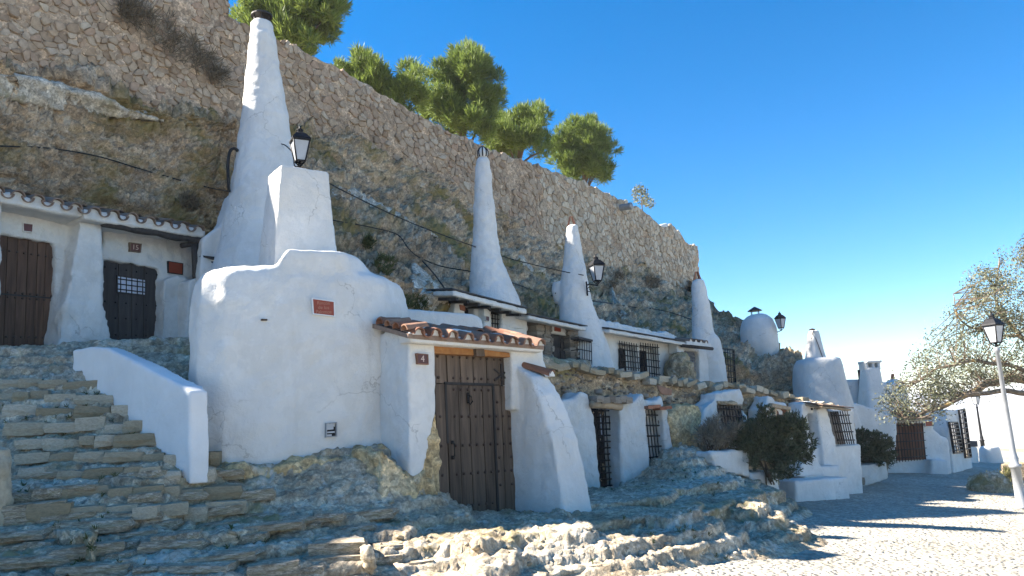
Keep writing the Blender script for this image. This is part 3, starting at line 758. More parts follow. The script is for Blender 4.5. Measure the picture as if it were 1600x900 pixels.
outcrop('pale diagonal gully on the cliff behind the terrace lantern', [(946, 436), (956, 446), (968, 478), (982, 500), (972, 502), (955, 470)], 75, proud=.06)
# earth and rock face under the bulging house and the gate's left side
pe0, pe1 = at(335, 735, 9.22), at(597, 692, 10.32); PE = Plane(pe0[0], pe0[1], pe1[0] - pe0[0], pe1[1] - pe0[1])
bm = bmesh.new(); slab(bm, [(336, 742), (352, 734), (372, 728), (395, 727), (420, 729), (450, 724), (480, 716), (520, 716), (560, 710), (592, 703), (598, 696), (612, 706), (612, 830), (330, 830)], PE, .7, .06)
slab(bm, [(594, 704), (601, 697), (612, 708), (622, 722), (640, 740), (652, 738), (664, 736), (690, 776), (690, 830), (594, 830)], PG, .7, .24)
tag(organic('rock_face', bm, M['ochre'], None, .035, 1, .05, 1.5, .5, 7, 13, rock=.07), kind='structure')
# ------------------------------------------------------------------ shared pieces
def lerp(a, b, t): return np.asarray(a) * (1 - t) + np.asarray(b) * t
def quad_pt(q, u, v):  # q = TL, TR, BR, BL
    return lerp(lerp(q[0], q[1], u), lerp(q[3], q[2], u), v)
def quad(pxs, pl, off=0.0): return [on(x, y, pl, off) for x, y in pxs]
def qbox(bm, q, u0, u1, v0, v1, n3, t0, t1):
    """a board over part of a quad, from depth t0 to t1 along n3"""
    c = [quad_pt(q, u0, v0), quad_pt(q, u1, v0), quad_pt(q, u1, v1), quad_pt(q, u0, v1)]
    hexa(bm, [p + n3 * t0 for p in c] + [p + n3 * t1 for p in c])
def planks(parent, q, n, n3, mat, thick=.05, seed=0, u0=0., u1=1., v0=0., v1=1., name='plank'):
    r = random.Random(seed); ws = [r.uniform(.8, 1.2) for _ in range(n)]; s = sum(ws); u = u0; res = []
    for w in ws:
        du = w / s * (u1 - u0); bm = bmesh.new(); t = r.uniform(-.006, .006); g = .008 / max(.2, np.linalg.norm(q[1] - q[0]))
        qbox(bm, q, u + g, u + du - g, v0, v1 - r.uniform(0, .006), n3, -thick + t, t)
        res.append(part(name, bm, mat, parent)); u += du
    return res
def frame_bm(q, n3, w, t0, t1, bottom=True):
    bm = bmesh.new(); W = np.linalg.norm(q[1] - q[0]); H = np.linalg.norm(q[3] - q[0]); a, b = w / W, w / H
    qbox(bm, q, -a, 0, -b, 1, n3, t0, t1); qbox(bm, q, 1, 1 + a, -b, 1, n3, t0, t1); qbox(bm, q, 0, 1, -b, 0, n3, t0, t1 - .003)
    if bottom: qbox(bm, q, -a, 1 + a, 1, 1 + b, n3, t0, t1 + .002)
    return bm
def grille(parent, q, nv, nh, n3, r=.009, t=.0, name='grille', mat='iron', cage=0.0):
    bm = bmesh.new()
    for i in range(nv):
        u = (i + .5) / nv if not cage else i / (nv - 1); tube(bm, [quad_pt(q, u, 0) + n3 * (t + cage), quad_pt(q, u, 1) + n3 * (t + cage)], r, 5)
    for j in range(nh):
        v = (j + .5) / nh if not cage else j / (nh - 1); a, b = quad_pt(q, 0, v), quad_pt(q, 1, v)
        if cage: tube(bm, [a, a + n3 * cage, b + n3 * cage, b], r * 1.2, 5)
        else: tube(bm, [a + n3 * (t + r), b + n3 * (t + r)], r * 1.2, 5)
    return part(name, bm, M[mat], parent, True)
def back_panel(parent, q, n3, depth, mat='dark', name='pane'):
    bm = bmesh.new(); qbox(bm, q, 0, 1, 0, 1, n3, -depth - .02, -depth); return part(name, bm, M[mat], parent)
def text_mesh(s, size, align='CENTER'):
    cu = bpy.data.curves.new('t', 'FONT'); cu.body = s; cu.size = size; cu.align_x = align; cu.align_y = 'CENTER'; cu.extrude = .002; cu.space_line = .95
    o = bpy.data.objects.new('t', cu); COL.objects.link(o); dg = bpy.context.evaluated_depsgraph_get()
    me = bpy.data.meshes.new_from_object(o.evaluated_get(dg)); me.materials.clear(); bpy.data.objects.remove(o); bpy.data.curves.remove(cu); return me
def basis_on(pl, p, off=0.0, tilt=0.0):
    x, n = pl.d3, pl.n3; p = np.asarray(p) + n * off; z = np.array([0, 0, 1.0])
    m = Matrix(((x[0], z[0], n[0], p[0]), (x[1], z[1], n[1], p[1]), (x[2], z[2], n[2], p[2]), (0, 0, 0, 1)))
    return m
def plaque(label, q, n3, pl, text, size, mat='plaque', rim='plaster', tmat='cream', name='number_plaque', cat='plaque', rimw=.018):
    c = sum(q) / 4; t = thing(name, label, cat, q[3] * .5 + q[2] * .5)
    bm = bmesh.new(); qbox(bm, q, 0, 1, 0, 1, n3, -.04, .012); part('tile', bm, M[mat], t)
    bm = frame_bm(q, n3, rimw, -.04, .02); part('rim', bm, M[rim], t)
    if text: link('lettering', text_mesh(text, size), M[tmat], t, basis_on(pl, c, .0135))
    return t
TILE = {}
def tile_mesh(length, r, r2, key):
    if key in TILE: return TILE[key]
    bm = bmesh.new(); n = 8; sec = []
    for (y, rad) in ((0, r), (length, r2)):
        o = [(math.cos(math.pi * k / n) * rad, y, math.sin(math.pi * k / n) * rad) for k in range(n + 1)]
        i = [(math.cos(math.pi * k / n) * (rad - .016), y, math.sin(math.pi * k / n) * (rad - .016)) for k in range(n, -1, -1)]
        sec.append(o + i)
    loft(bm, sec); TILE[key] = bm_mesh('roof_tile', bm, False); return TILE[key]
def put_tile(parent, p, out3, slope, length, r, mat, flip=False, jitter=None, key='t'):
    """p = front end, out3 = horizontal outward direction; the tile runs back and up"""
    me = tile_mesh(length, r, r * .82, key + mat)
    y = np.array([-out3[0] * math.cos(slope), -out3[1] * math.cos(slope), math.sin(slope)]); up = np.array([out3[0] * math.sin(slope), out3[1] * math.sin(slope), math.cos(slope)])
    if flip: up = -up
    x = np.cross(y, up)
    m = Matrix(((x[0], y[0], up[0], p[0]), (x[1], y[1], up[1], p[1]), (x[2], y[2], up[2], p[2]), (0, 0, 0, 1)))
    if jitter: m = m @ Matrix.Rotation(jitter.uniform(-.06, .06), 4, 'Z') @ Matrix.Rotation(jitter.uniform(-.05, .05), 4, 'X')
    return link('roof_tile', me, M[mat], parent, m)
def plug(parent, p, out3, r, mat='plaster'):
    """lime plug closing the end of a tile"""
    bm = bmesh.new(); x = np.array([-out3[1], out3[0], 0]); pts = [p + x * r * math.cos(math.pi * k / 8) + np.array([0, 0, r * math.sin(math.pi * k / 8)]) for k in range(9)]
    prism(bm, pts, -out3 * .08); return part('tile_plug', bm, M[mat], parent)
def chimney_rings(D, rows_, e=2.0, n=28, rot=0.0, ry=1.0):
    out = []
    for y, xl, xr in rows_:
        c = at((xl + xr) / 2, y, D); r = (xr - xl) / 2 * depth_of(c) / FPX; out.append(ring(c, r, r * ry, n, rot, e))
    return out
def lantern(name, label, base, s, rz, group=None, mast=None):
    """four-sided street lantern standing on point base; s = height of glass body"""
    t = thing(name, label, 'street lamp', base, group); b = np.asarray(base, float)
    w0, w1 = .26 * s, .48 * s; z0, z1 = .28 * s, 1.18 * s
    def cor(w, z): return [b + np.array([w * math.cos(rz + R(45 + 90 * k)) * 1.414 * .72, w * math.sin(rz + R(45 + 90 * k)) * 1.414 * .72, z]) for k in range(4)]
    lo, hi = cor(w0, z0), cor(w1, z1); r = .035 * s
    bm = bmesh.new()
    for k in range(4):
        tube(bm, [lo[k], hi[k]], r, 5); tube(bm, [lo[k], lo[(k + 1) % 4]], r, 5); tube(bm, [hi[k], hi[(k + 1) % 4]], r * 1.3, 5)
        tube(bm, [lo[k], b + np.array([0, 0, .05 * s])], r * .8, 5)
    tube(bm, [b, b + np.array([0, 0, z0])], r * 1.3, 6)
    part('frame', bm, M['iron'], t, True)
    for k in range(4):
        bm = bmesh.new(); q = [hi[k], hi[(k + 1) % 4], lo[(k + 1) % 4], lo[k]]; c = (lo[0] + lo[2] + hi[0] + hi[2]) / 4; n3 = sum(q) / 4 - c; n3 /= np.linalg.norm(n3)
        qbox(bm, q, .03, .97, .02, .98, n3, -.02 * s, -.008 * s); part('glass', bm, M['frost'], t)
    bm = bmesh.new(); ro = [cor(w1 * 1.14, z1 + .02 * s), cor(w1 * 1.08, z1 + .10 * s), cor(w1 * .62, z1 + .32 * s), cor(w1 * .30, z1 + .40 * s), cor(w1 * .30, z1 + .48 * s)]
    loft(bm, ro); part('roof', bm, M['iron'], t)
    bm = bmesh.new(); c = b + np.array([0, 0, z1 + .46 * s])
    loft(bm, [ring(c + np.array([0, 0, dz * s]), rr_ * s, n=10) for dz, rr_ in ((0, .10), (.05, .16), (.10, .10), (.14, .04), (.20, .05), (.24, .01))]); part('finial', bm, M['iron'], t, True)
    return t

# ------------------------------------------------------------------ the bulging white house with the cut-off chimney
bulge = thing('cave_house', 'bulging white plastered house front with square chimney stub and red sign', 'house', (-3.0, 10.6, 1.2))
plan = [(-1.78, 10.62), (-2.05, 10.33), (-2.6, 9.98), (-3.15, 9.66), (-3.6, 9.46), (-3.95, 9.50), (-4.18, 9.78), (-4.28, 10.2), (-4.2, 10.9), (-3.8, 11.7), (-2.9, 12.2), (-1.9, 11.9), (-1.5, 11.2)]
pc = np.array([-2.95, 10.75])
def pl_ring(s, z): return [(pc[0] + (x - pc[0]) * s, pc[1] + (y - pc[1]) * s, z + (.0 if s > .5 else 0)) for x, y in plan]
bm = bmesh.new()
loft(bm, [pl_ring(.99, .6), pl_ring(1.0, 1.2), pl_ring(1.005, 2.2), pl_ring(1.0, 2.9), pl_ring(.985, 3.3), pl_ring(.95, 3.55), pl_ring(.89, 3.68), pl_ring(.78, 3.75), pl_ring(.5, 3.78)])
# shoulder rising to the stub
sc0 = at(472, 400, 10.7)
fp = [(-2.28, 10.30), (-2.45, 10.17), (-2.62, 10.06), (-2.80, 9.96), (-2.97, 9.88), (-3.05, 10.2), (-3.05, 11.3), (-2.2, 11.5), (-2.12, 10.7)]
loft(bm, [[(-2.63 + (x + 2.63) * k_, 10.06 + (y - 10.06) * k_, z_) for x, y in fp] for z_, k_ in ((3.0, 1.5), (3.55, 1.5), (3.72, 1.32), (3.83, 1.14), (3.92, 1.02), (3.98, .88))])
body = organic('wall', bm, M['plaster'], bulge, .04, 5, .032, 1.0, .35, 6, 3)
bm = bmesh.new(); a0 = at(465, 418, 11.0); a1 = at(466, 270, 11.0); k = depth_of(a0) / FPX
rt_ = R(36)
def sq(c, w, d_, z): return [(c[0] + x * w * math.cos(rt_) - y * d_ * math.sin(rt_), c[1] + x * w * math.sin(rt_) + y * d_ * math.cos(rt_), z) for x, y in ((-1, -1), (1, -1), (1, 1), (-1, 1))]
loft(bm, [sq(a0, .48, .40, 3.4), sq(a0, .47, .39, 3.95), sq(a0, .42, .345, 4.6), sq(a1, .36, .30, a1[2] - .02)])
organic('chimney_stub', bm, M['plaster'], bulge, .03, 2, .014, 1.5, .4, 8, 4)
BB = bvh_of(body)
# sign and meter box on it
def local_plane(px, py, bvh):
    p = shoot(px, py, bvh); q = shoot(px + 14, py, bvh); d = q - p; return p, Plane(p[0], p[1], d[0], d[1])
p, pls = local_plane(497, 480, BB)
q = [on(x, y, pls, .03) for x, y in ((488.5, 467.5), (521, 472), (521.5, 493.5), (490, 490))]
plaque('red ceramic name sign with worn lettering on the bulging white wall', q, pls.n3, pls, 'Rincón\nde los\nPalomos', .062, 'plaque', 'plaster_clean', 'fade', 'name_sign', 'sign', .014)
p, plm = local_plane(512, 672, BB)
q = [on(x, y, plm, .035) for x, y in ((510.5, 662.5), (525, 661), (525, 681), (510.5, 682))]
mb = thing('meter_box', 'small broken meter box set low in the bulging white wall', 'meter box', q[3])
part('frame', frame_bm(q, plm.n3, .012, -.06, .012), M['grey_metal'], mb); back_panel(mb, q, plm.n3, .03, 'dark', 'recess')
bm = bmesh.new(); qbox(bm, q, .02, .75, .02, .48, plm.n3, -.03, -.005); qbox(bm, q, .1, .9, .62, .75, plm.n3, -.03, -.004); qbox(bm, q, .02, .55, .85, .98, plm.n3, -.03, -.004); part('cover', bm, M['frost'], mb)
bm = bmesh.new(); p = shoot(412, 500, BB); box(bm, p, .07, .09, .018, .6); tag(part('wall_peg', bm, M['rust']), 'tiny rusty iron peg sticking out of the bulging white wall', 'peg')

# ------------------------------------------------------------------ gate house number 4
gate = thing('gate_house', 'whitewashed gate porch with tiled eave and buttress around the big door', 'gate house', (*(PG.p), .25))
n3, d3 = PG.n3, PG.d3
bm = bmesh.new()
slab(bm, [(638, 512), (679, 520), (683, 640), (672, 690), (661, 735), (655, 790), (641, 790)], PG, .74, .2)     # left jamb, its side is the blue return wall
slab(bm, [(640, 506), (846, 530), (846, 551), (800, 549), (678, 535), (640, 531)], PG, .62, .21)               # wall over the beam
slab(bm, [(799, 532), (846, 536), (850, 562), (858, 582), (858, 640), (802, 640)], PG, .6, .2)               # right pier
c0 = on(799, 700, PG)[:2]
def bq(s, w, z, back=-.5): 
    a = c0 + PG.n * back; b = c0 + PG.n * s; return [(*a, z), (*b, z), (*(b + PG.d * w), z), (*(a + PG.d * (w + .1)), z)]
loft(bm, [bq(1.10, .58, -.1), bq(1.02, .56, .3), bq(.88, .50, 1.27), bq(.66, .42, 1.9), bq(.50, .36, 2.18), bq(.22, .34, 2.34)])
# low lime wall running back from the pier
organic('wall', bm, M['plaster'], gate, .03, 2, .018, 1.6, .45, 7, 8)
# bare earth where the plaster has fallen off the left jamb
bm = bmesh.new(); slab(bm, [(681, 645), (672, 672), (664, 705), (652, 735), (646, 800), (692, 800), (689, 760), (687, 700), (685, 660)], PG, .5, .19)
tag(organic('bare_earth', bm, M['ochre'], gate, .03, 2, .03, 3, .6, 9, 8, rock=.04), 'bare ochre earth where plaster has fallen off the left jamb')
# beam
bm = bmesh.new(); qb = quad([(677, 538), (799, 553), (800, 557.5), (678, 550)], PG, .17)
qbox(bm, qb, 0, 1, -.2, 1.15, n3, -.3, 0); part('lintel_beam', bm, M['beam'], gate)
bm = bmesh.new(); qbox(bm, qb, .49, .60, -.5, 1.35, n3, -.02, .06); part('beam_end', bm, M['wood'], gate)
# tiles
rj = random.Random(3); tA, tB = on(652, 522, PG, .36), on(842, 540, PG, .36); nt = 9
for i in range(nt):
    p = lerp(tA, tB, i / (nt - 1)) + np.array([0, 0, rj.uniform(-.01, .01)]); r = .088
    put_tile(gate, p + n3 * .06, n3, R(16), .52, r, 'tile', False, rj, 'g'); put_tile(gate, p + n3 * .06 - n3 * .44 + np.array([0, 0, .135]), n3, R(16), .52, r, 'tile', False, rj, 'g')
    plug(gate, p + n3 * .01 + np.array([0, 0, -.004]), n3, r * .86)
    if i < nt - 1:
        pm = lerp(tA, tB, (i + .5) / (nt - 1)); put_tile(gate, pm + n3 * .075 + np.array([0, 0, .035]), n3, R(16), .55, r * .95, 'tile', True, rj, 'gp')
bm = bmesh.new(); cq = [tA + np.array([0, 0, .03]) - d3 * .12, tB + np.array([0, 0, .03]) + d3 * .12, tB + np.array([0, 0, -.10]) + d3 * .1, tA + np.array([0, 0, -.11]) - d3 * .1]
qbox(bm, cq, 0, 1, 0, 1, n3, -.3, -.01); organic('cornice', bm, M['plaster'], gate, .025, 2, .006, 3)
bm = bmesh.new(); e0 = tA - d3 * .14; hexa(bm, [e0 + np.array([0, 0, -.06]), tB + d3 * .1 + np.array([0, 0, -.06]), tB + d3 * .1 - n3 * .95 + np.array([0, 0, .2]), e0 - n3 * .95 + np.array([0, 0, .2]), e0 + np.array([0, 0, .0]), tB + d3 * .1, tB + d3 * .1 - n3 * .95 + np.array([0, 0, .26]), e0 - n3 * .95 + np.array([0, 0, .26])]); part('roof_bed', bm, M['tile_old'], gate)
for i in range(4):   # tiles along the side of the porch
    p = e0 - n3 * (.06 + .2 * i) + np.array([0, 0, .05 + .055 * i]); put_tile(gate, p - d3 * .02, -d3, R(8), .34, .085, 'tile', False, rj, 'gs')
# tile capping the buttress
tp = on(862, 588, PG, .56)
tp_dir = PG.n3 * .9 + PG.d3 * .43; tp_dir /= np.linalg.norm(tp_dir)
put_tile(gate, tp + np.array([0, 0, .0]), tp_dir, R(20), .52, .10, 'tile', False, None, 'cap'); plug(gate, tp + tp_dir * .012, tp_dir, .1)
# the door
dq = quad([(677, 547), (797.5, 555), (807.5, 798), (687, 813)], PG, .03)
door = link('door', bpy.data.meshes.new('door_back'), M['wood'], gate)
bm = bmesh.new(); qbox(bm, dq, 0, 1, 0, 1, n3, -.12, -.075); bm.to_mesh(door.data); bm.free()
U0_, U1_, VT = .13, .74, .205
planks(door, dq, 6, n3, M['wood'], .06, 5, 0, 1, 0, VT - .004)
planks(door, dq, 1, n3, M['wood'], .06, 6, 0, U0_, VT, 1)
planks(door, dq, 2, n3, M['wood'], .06, 8, U1_, 1, VT, 1)
planks(door, dq, 4, n3, M['wood'], .045, 7, U0_ + .008, U1_ - .008, VT + .004, .985)
bm = bmesh.new()
for (a, b, c, d_) in ((U0_ - .014, U0_ + .010, VT - .01, .56), (U0_ - .014, U1_ + .012, VT - .014, VT + .002), (U1_ - .01, U1_ + .012, VT, 1)): qbox(bm, dq, a, b, c, d_, n3, -.01, .014)
part('wicket_frame', bm, M['wood_black'], door)
bm = bmesh.new()
def stud(u, v):
    c = quad_pt(dq, u, v); rr_ = [(.022, -.005), (.02, .012), (.010, .022), (.002, .025)]
    rs = [[c + n3 * h + (d3 * math.cos(2 * math.pi * k / 8) + np.array([0, 0, 1]) * math.sin(2 * math.pi * k / 8)) * r for k in range(8)] for r, h in rr_]; loft(bm, rs)
for v in (.035, .165, .235, .40, .575, .745, .935):
    for k in range(11):
        u = .05 + .9 * k / 10
        if abs(u - U0_) < .03 or abs(u - U1_) < .03: continue
        if v in (.235, .935) and not U0_ < u < U1_: continue
        stud(u, v)
for v in (.31, .48, .66, .83): 
    for u in (.79, .95): stud(u, v)
tag(part('studs', bm, M['rust'], door, True), kind='stuff')
bm = bmesh.new(); c = quad_pt(dq, .40, .30); zv = np.array([0, 0, 1.0])
tube(bm, [c + n3 * .02 + zv * .07, c + n3 * .05 + zv * .05 + d3 * .03, c + n3 * .05 - zv * .02 + d3 * .045, c + n3 * .03 - zv * .06 + d3 * .02, c + n3 * .03 - zv * .02 - d3 * .01], .012, 6); box(bm, c + n3 * .012 + zv * .03, .03, .02, .15, PG.ang); part('knocker', bm, M['iron'], door, True)
bm = bmesh.new(); c = quad_pt(dq, .185, .60); tube(bm, [c + n3 * .0 + zv * .09, c + n3 * .05 + zv * .08, c + n3 * .05 - zv * .08, c - zv * .09], .012, 6)
for s in (-1, 1): box(bm, c + n3 * .01 + zv * .1 * s, .05, .015, .05, PG.ang)
part('handle', bm, M['iron'], door, True)
bm = bmesh.new(); c = quad_pt(dq, .86, .135)   # star hinge plate
for k in range(3):
    a = math.pi * k / 3 + .5; v = d3 * math.cos(a) + zv * math.sin(a); tube(bm, [c - v * .16 + n3 * .01, c + v * .16 + n3 * .01], .016, 4)
part('star_plate', bm, M['wood_black'], door)
bm = bmesh.new(); qbox(bm, dq, -.02, 1.02, 1.0, 1.05, n3, -.2, .1); part('threshold', bm, M['rubble'], gate)
plaque('small red number plaque reading 4 beside the big studded door', quad([(651.5, 553.5), (667, 555), (667.5, 568.5), (652.5, 567.5)], PG, .225), n3, PG, '4', .12, 'plaque_dark', 'tile', 'cream', rimw=.012)

# ------------------------------------------------------------------ white parapet beside the stair
pa = at(302, 720, 8.75); pb = at(112, 600, 10.75)
PP = Plane(pb[0], pb[1], pa[0] - pb[0], pa[1] - pb[1])
bm = bmesh.new(); slab(bm, [(112, 546), (138, 541), (168, 543), (287, 604), (296, 612), (297, 760), (230, 720), (112, 640)], PP, .24, .06)
tag(organic('parapet_wall', bm, M['plaster_clean'], None, .03, 3, .014, 1.6, .35, 7, 9), 'low white parapet wall sloping down beside the stone steps', 'parapet wall')
# low parapet behind the gate roof
bm = bmesh.new(); PB = Plane(*at(600, 490, 12.9)[:2], .78, .62)
slab(bm, [(592, 482), (600, 478), (745, 491), (755, 498), (757, 530), (592, 520)], PB, .25)
tag(organic('terrace_parapet', bm, M['plaster'], None, .045, 4, .012), 'low white parapet behind the tiled gate roof', 'parapet wall')

# ------------------------------------------------------------------ upper left houses
zL = 3.05
hA = thing('cave_house', 'white cave house at far left with brown plank door and thick crooked pillar', 'house', (*on(60, 540, PL)[:2], zL))
n3, d3 = PL.n3, PL.d3
bm = bmesh.new()
slab(bm, [(-170, 280), (160, 343), (160, 392), (92, 381), (-170, 335)], PL, .7)
slab(bm, [(88, 370), (162, 380), (162, 570), (80, 570)], PL, .7)
slab(bm, [(-170, 320), (-8, 350), (-14, 570), (-170, 570)], PL, .7)
slab(bm, [(-10, 300), (4, 310), (2, 420), (-3, 480), (-14, 570), (-60, 570), (-30, 420)], PL, .6, .42)
slab(bm, [(126, 330), (161, 336), (160, 385), (164, 415), (166, 440), (160, 460), (165, 490), (174, 520), (180, 570), (84, 570), (100, 490), (112, 430), (120, 380)], PL, .75, .36)
organic('wall', bm, M['plaster_old'], hA, .038, 1, .035, 1.5, .5, 6, 11)
dA = quad([(-2, 368), (88, 383), (82, 552), (-9, 552)], PL, -.10)
dr = link('door', bpy.data.meshes.new('d'), M['wood2'], hA); bm = frame_bm(dA, n3, .07, -.12, .03, False); bm.to_mesh(dr.data); bm.free()
planks(dr, dA, 6, n3, M['wood2'], .05, 21)
bm = bmesh.new(); dq = dA
for v in (.12, .48, .52, .86):
    for k in range(8): stud(.06 + .88 * k / 7, v)
tag(part('studs', bm, M['rust'], dr, True), kind='stuff')
bm = bmesh.new(); qbox(bm, dA, 0, 1, .492, .505, n3, -.01, .012); part('rail', bm, M['wood_black'], dr)
def eave(parent, a, b, n, ref, tmat, over, r, seed):
    rj = random.Random(seed); n3, d3 = PL.n3, PL.d3; A, B = on(*a, PL, over), on(*b, PL, over)
    for i in range(n):
        p = lerp(A, B, (i + .5) / n) + np.array([0, 0, rj.uniform(-.015, .015)])
        put_tile(parent, p + n3 * .05, n3, R(14), .5, r, tmat, False, rj, 'e'); put_tile(parent, p - n3 * .36 + np.array([0, 0, .13]), n3, R(14), .5, r, tmat, False, rj, 'e')
        plug(parent, p + np.array([0, 0, -.01]), n3, r * .9, 'plaster_old')
        pm = lerp(A, B, i / n); put_tile(parent, pm + n3 * .06 + np.array([0, 0, .03]), n3, R(14), .5, r * .9, tmat, True, rj, 'ep')
    bm = bmesh.new(); q = [A + np.array([0, 0, .05]), B + np.array([0, 0, .05]), B + np.array([0, 0, -.12]), A + np.array([0, 0, -.14])]; qbox(bm, q, 0, 1, 0, 1, n3, -.9, -.005)
    organic('eave_mortar', bm, M['plaster_old'], parent, .04, 2, .018, 3)
eave(hA, (-170, 268), (131, 330), 9, None, 'tile_old', .55, .105, 31)
plaque('small dark red plaque above the brown plank door at far left', quad([(36, 349), (50.5, 351), (49.5, 362.5), (36.5, 361)], PL, .02), n3, PL, '', .1, 'plaque_dark', 'plaster', rimw=.012)

hB = thing('cave_house', 'white cave house with black door, barred door window and dark log eave', 'house', (*on(230, 540, PL)[:2], zL))
bm = bmesh.new()
slab(bm, [(161, 345), (318, 372), (318, 440), (252, 421), (161, 404)], PL, .7)
slab(bm, [(251, 410), (318, 420), (318, 570), (248, 570)], PL, .7)
slab(bm, [(257, 436), (276, 430), (300, 436), (296, 480), (288, 570), (252, 570)], PL, .5, .2)
organic('wall', bm, M['plaster_old'], hB, .038, 1, .03, 1.8, .6, 6, 12)
dB = quad([(156, 404), (252, 420), (250, 552), (156, 552)], PL, -.08)
dr = link('door', bpy.data.meshes.new('d'), M['wood_black'], hB); bm = frame_bm(dB, n3, .05, -.12, .03, False); bm.to_mesh(dr.data); bm.free()
planks(dr, dB, 4, n3, M['wood_black'], .05, 22)
wq = [quad_pt(dB, u, v) + n3 * .012 for u, v in ((.27, .165), (.72, .165), (.72, .335), (.27, .335))]
win = link('door_window', bpy.data.meshes.new('w'), M['pane'], dr); bm = bmesh.new(); qbox(bm, wq, 0, 1, 0, 1, n3, -.02, 0.0); bm.to_mesh(win.data); bm.free()
part('window_frame', frame_bm(wq, n3, .02, -.02, .015), M['wood_black'], dr); grille(dr, wq, 5, 3, n3, .009, .012, 'window_bars')
bm = bmesh.new(); dq = dB
for v in (.08, .45, .62, .8):
    for k in range(6): stud(.08 + .84 * k / 5, v)
tag(part('studs', bm, M['iron'], dr, True), kind='stuff')
eave(hB, (131, 330), (322, 362), 7, None, 'tile_old', .60, .10, 32)
bm = bmesh.new(); la, lb = on(160, 348, PL, .48), on(321, 378, PL, .48); pts = [lerp(la, lb, k / 10) + np.array([0, 0, .012 * math.sin(k * 1.7)]) for k in range(11)]; tube(bm, pts, [.075 + .01 * math.sin(k * 2.1) for k in range(11)], 9); part('log_beam', bm, M['wood_black'], hB, True)
for k in range(5):
    bm = bmesh.new(); p = lerp(la, lb, .1 + k * .2) + np.array([0, 0, .07]); tube(bm, [p + n3 * .06, p - n3 * .55 + np.array([0, 0, .06])], .04, 6); part('rafter', bm, M['wood_black'], hB, True)
bm = bmesh.new(); a, b = on(304, 377, PL, .44), on(306, 436, PL, .44); tube(bm, [a, b + np.array([0, 0, -.1])], [.07, .06], 8); part('post', bm, M['wood_black'], hB, True)
bm = bmesh.new(); tube(bm, [on(283, 384, PL, .40), on(322, 378, PL, .44)], .05, 8); part('bracket', bm, M['wood_black'], hB, True)
bm = bmesh.new(); slab(bm, [(296, 438), (313, 432), (312, 560), (290, 560)], PL, .5, .52); organic('post_base', bm, M['plaster_old'], hB, .05, 3, .03)
plaque('small square plaque reading 15 above the black door', quad([(203.5, 380.5), (219, 382.5), (218, 393), (203.5, 391.5)], PL, .02), n3, PL, '15', .13, 'plaque_dark', 'wood', 'cream', rimw=.02)
plaque('brown ceramic plaque on the white wall right of the black door', quad([(263, 409), (284.5, 412.5), (284, 428.5), (263, 425.5)], PL, .02), n3, PL, '', .1, 'plaque', 'iron', rimw=.014)

# ------------------------------------------------------------------ tall chimneys on the cliff
def chimney(label, D, rows_, mat='plaster', loc=None, group='tall tapering white chimneys', extra=None, seed=1, amp=.02, **kw):
    c = at((rows_[0][1] + rows_[0][2]) / 2, rows_[0][0], D); t = thing('chimney', label, 'chimney', c, group)
    bm = bmesh.new(); loft(bm, chimney_rings(D, rows_, **kw))
    if extra: extra(bm)
    return t, organic('shaft', bm, M[mat], t, .04, 2, amp, 1.6, .7, 7, seed)
D1 = 14.5
def ex1(bm):
    PC = Plane(*at(360, 400, 14.6)[:2], .8, .6)
    slab(bm, [(316, 372), (345, 352), (362, 300), (420, 300), (420, 560), (300, 560)], PC, .5, .05)
ch1, sh1 = chimney('tallest tapering white chimney, behind the square stub, with dark round cap', D1, [(560, 300, 510), (440, 330, 500), (380, 348, 488), (330, 357, 478), (280, 366, 468), (215, 375, 453), (120, 385, 439), (60, 391, 430), (34, 393.5, 424)], 'plaster', extra=ex1, seed=21, amp=.018)
ctop = at(409, 33, D1); bm = bmesh.new()
for k in range(5): tube(bm, [ctop + np.array([.15 * math.cos(k * 1.257), .15 * math.sin(k * 1.257), -.05]), ctop + np.array([.15 * math.cos(k * 1.257), .15 * math.sin(k * 1.257), .12])], .012, 5)
loft(bm, [ring(ctop + np.array([0, 0, .10]), .215, n=18), ring(ctop + np.array([0, 0, .125]), .215, n=18), ring(ctop + np.array([0, 0, .14]), .20, n=18), ring(ctop + np.array([0, 0, .17]), .09, n=18), ring(ctop + np.array([0, 0, .18]), .02, n=18)])
part('cap', bm, M['dark_metal'], ch1, False)
# small boarded window right of the post, in the chimney's foot
wq = [at(x, y, 14.35) for x, y in ((313, 407), (346, 410), (346, 432), (313, 432))]
bm = bmesh.new(); nn = np.array([.6, -.8, 0]); qbox(bm, wq, 0, 1, 0, 1, nn, -.1, .02); part('window', bm, M['wood_black'], ch1)
bm = bmesh.new(); qbox(bm, wq, -.05, 1.3, -.25, -.12, nn, -.1, .12); part('window_lintel', bm, M['wood_black'], ch1)
# lamp on its bracket
lb = at(469, 262, 12.6)
lamp1 = lantern('wall_lamp', 'black four-sided lantern on a wall bracket above the square chimney stub', lb + np.array([0, 0, .0]), .40, R(28))
bm = bmesh.new(); w0 = at(439, 266, 14.0); tube(bm, [w0, lb + np.array([0, 0, .02])], .018, 6); w1 = at(440, 225, 14.1)
tube(bm, bez([w1, at(447, 228, 13.7), at(458, 240, 13.2), at(460, 258, 12.8), lb], 6), .012, 5); box(bm, w0, .05, .05, .16, .6); part('bracket', bm, M['iron'], lamp1, True)

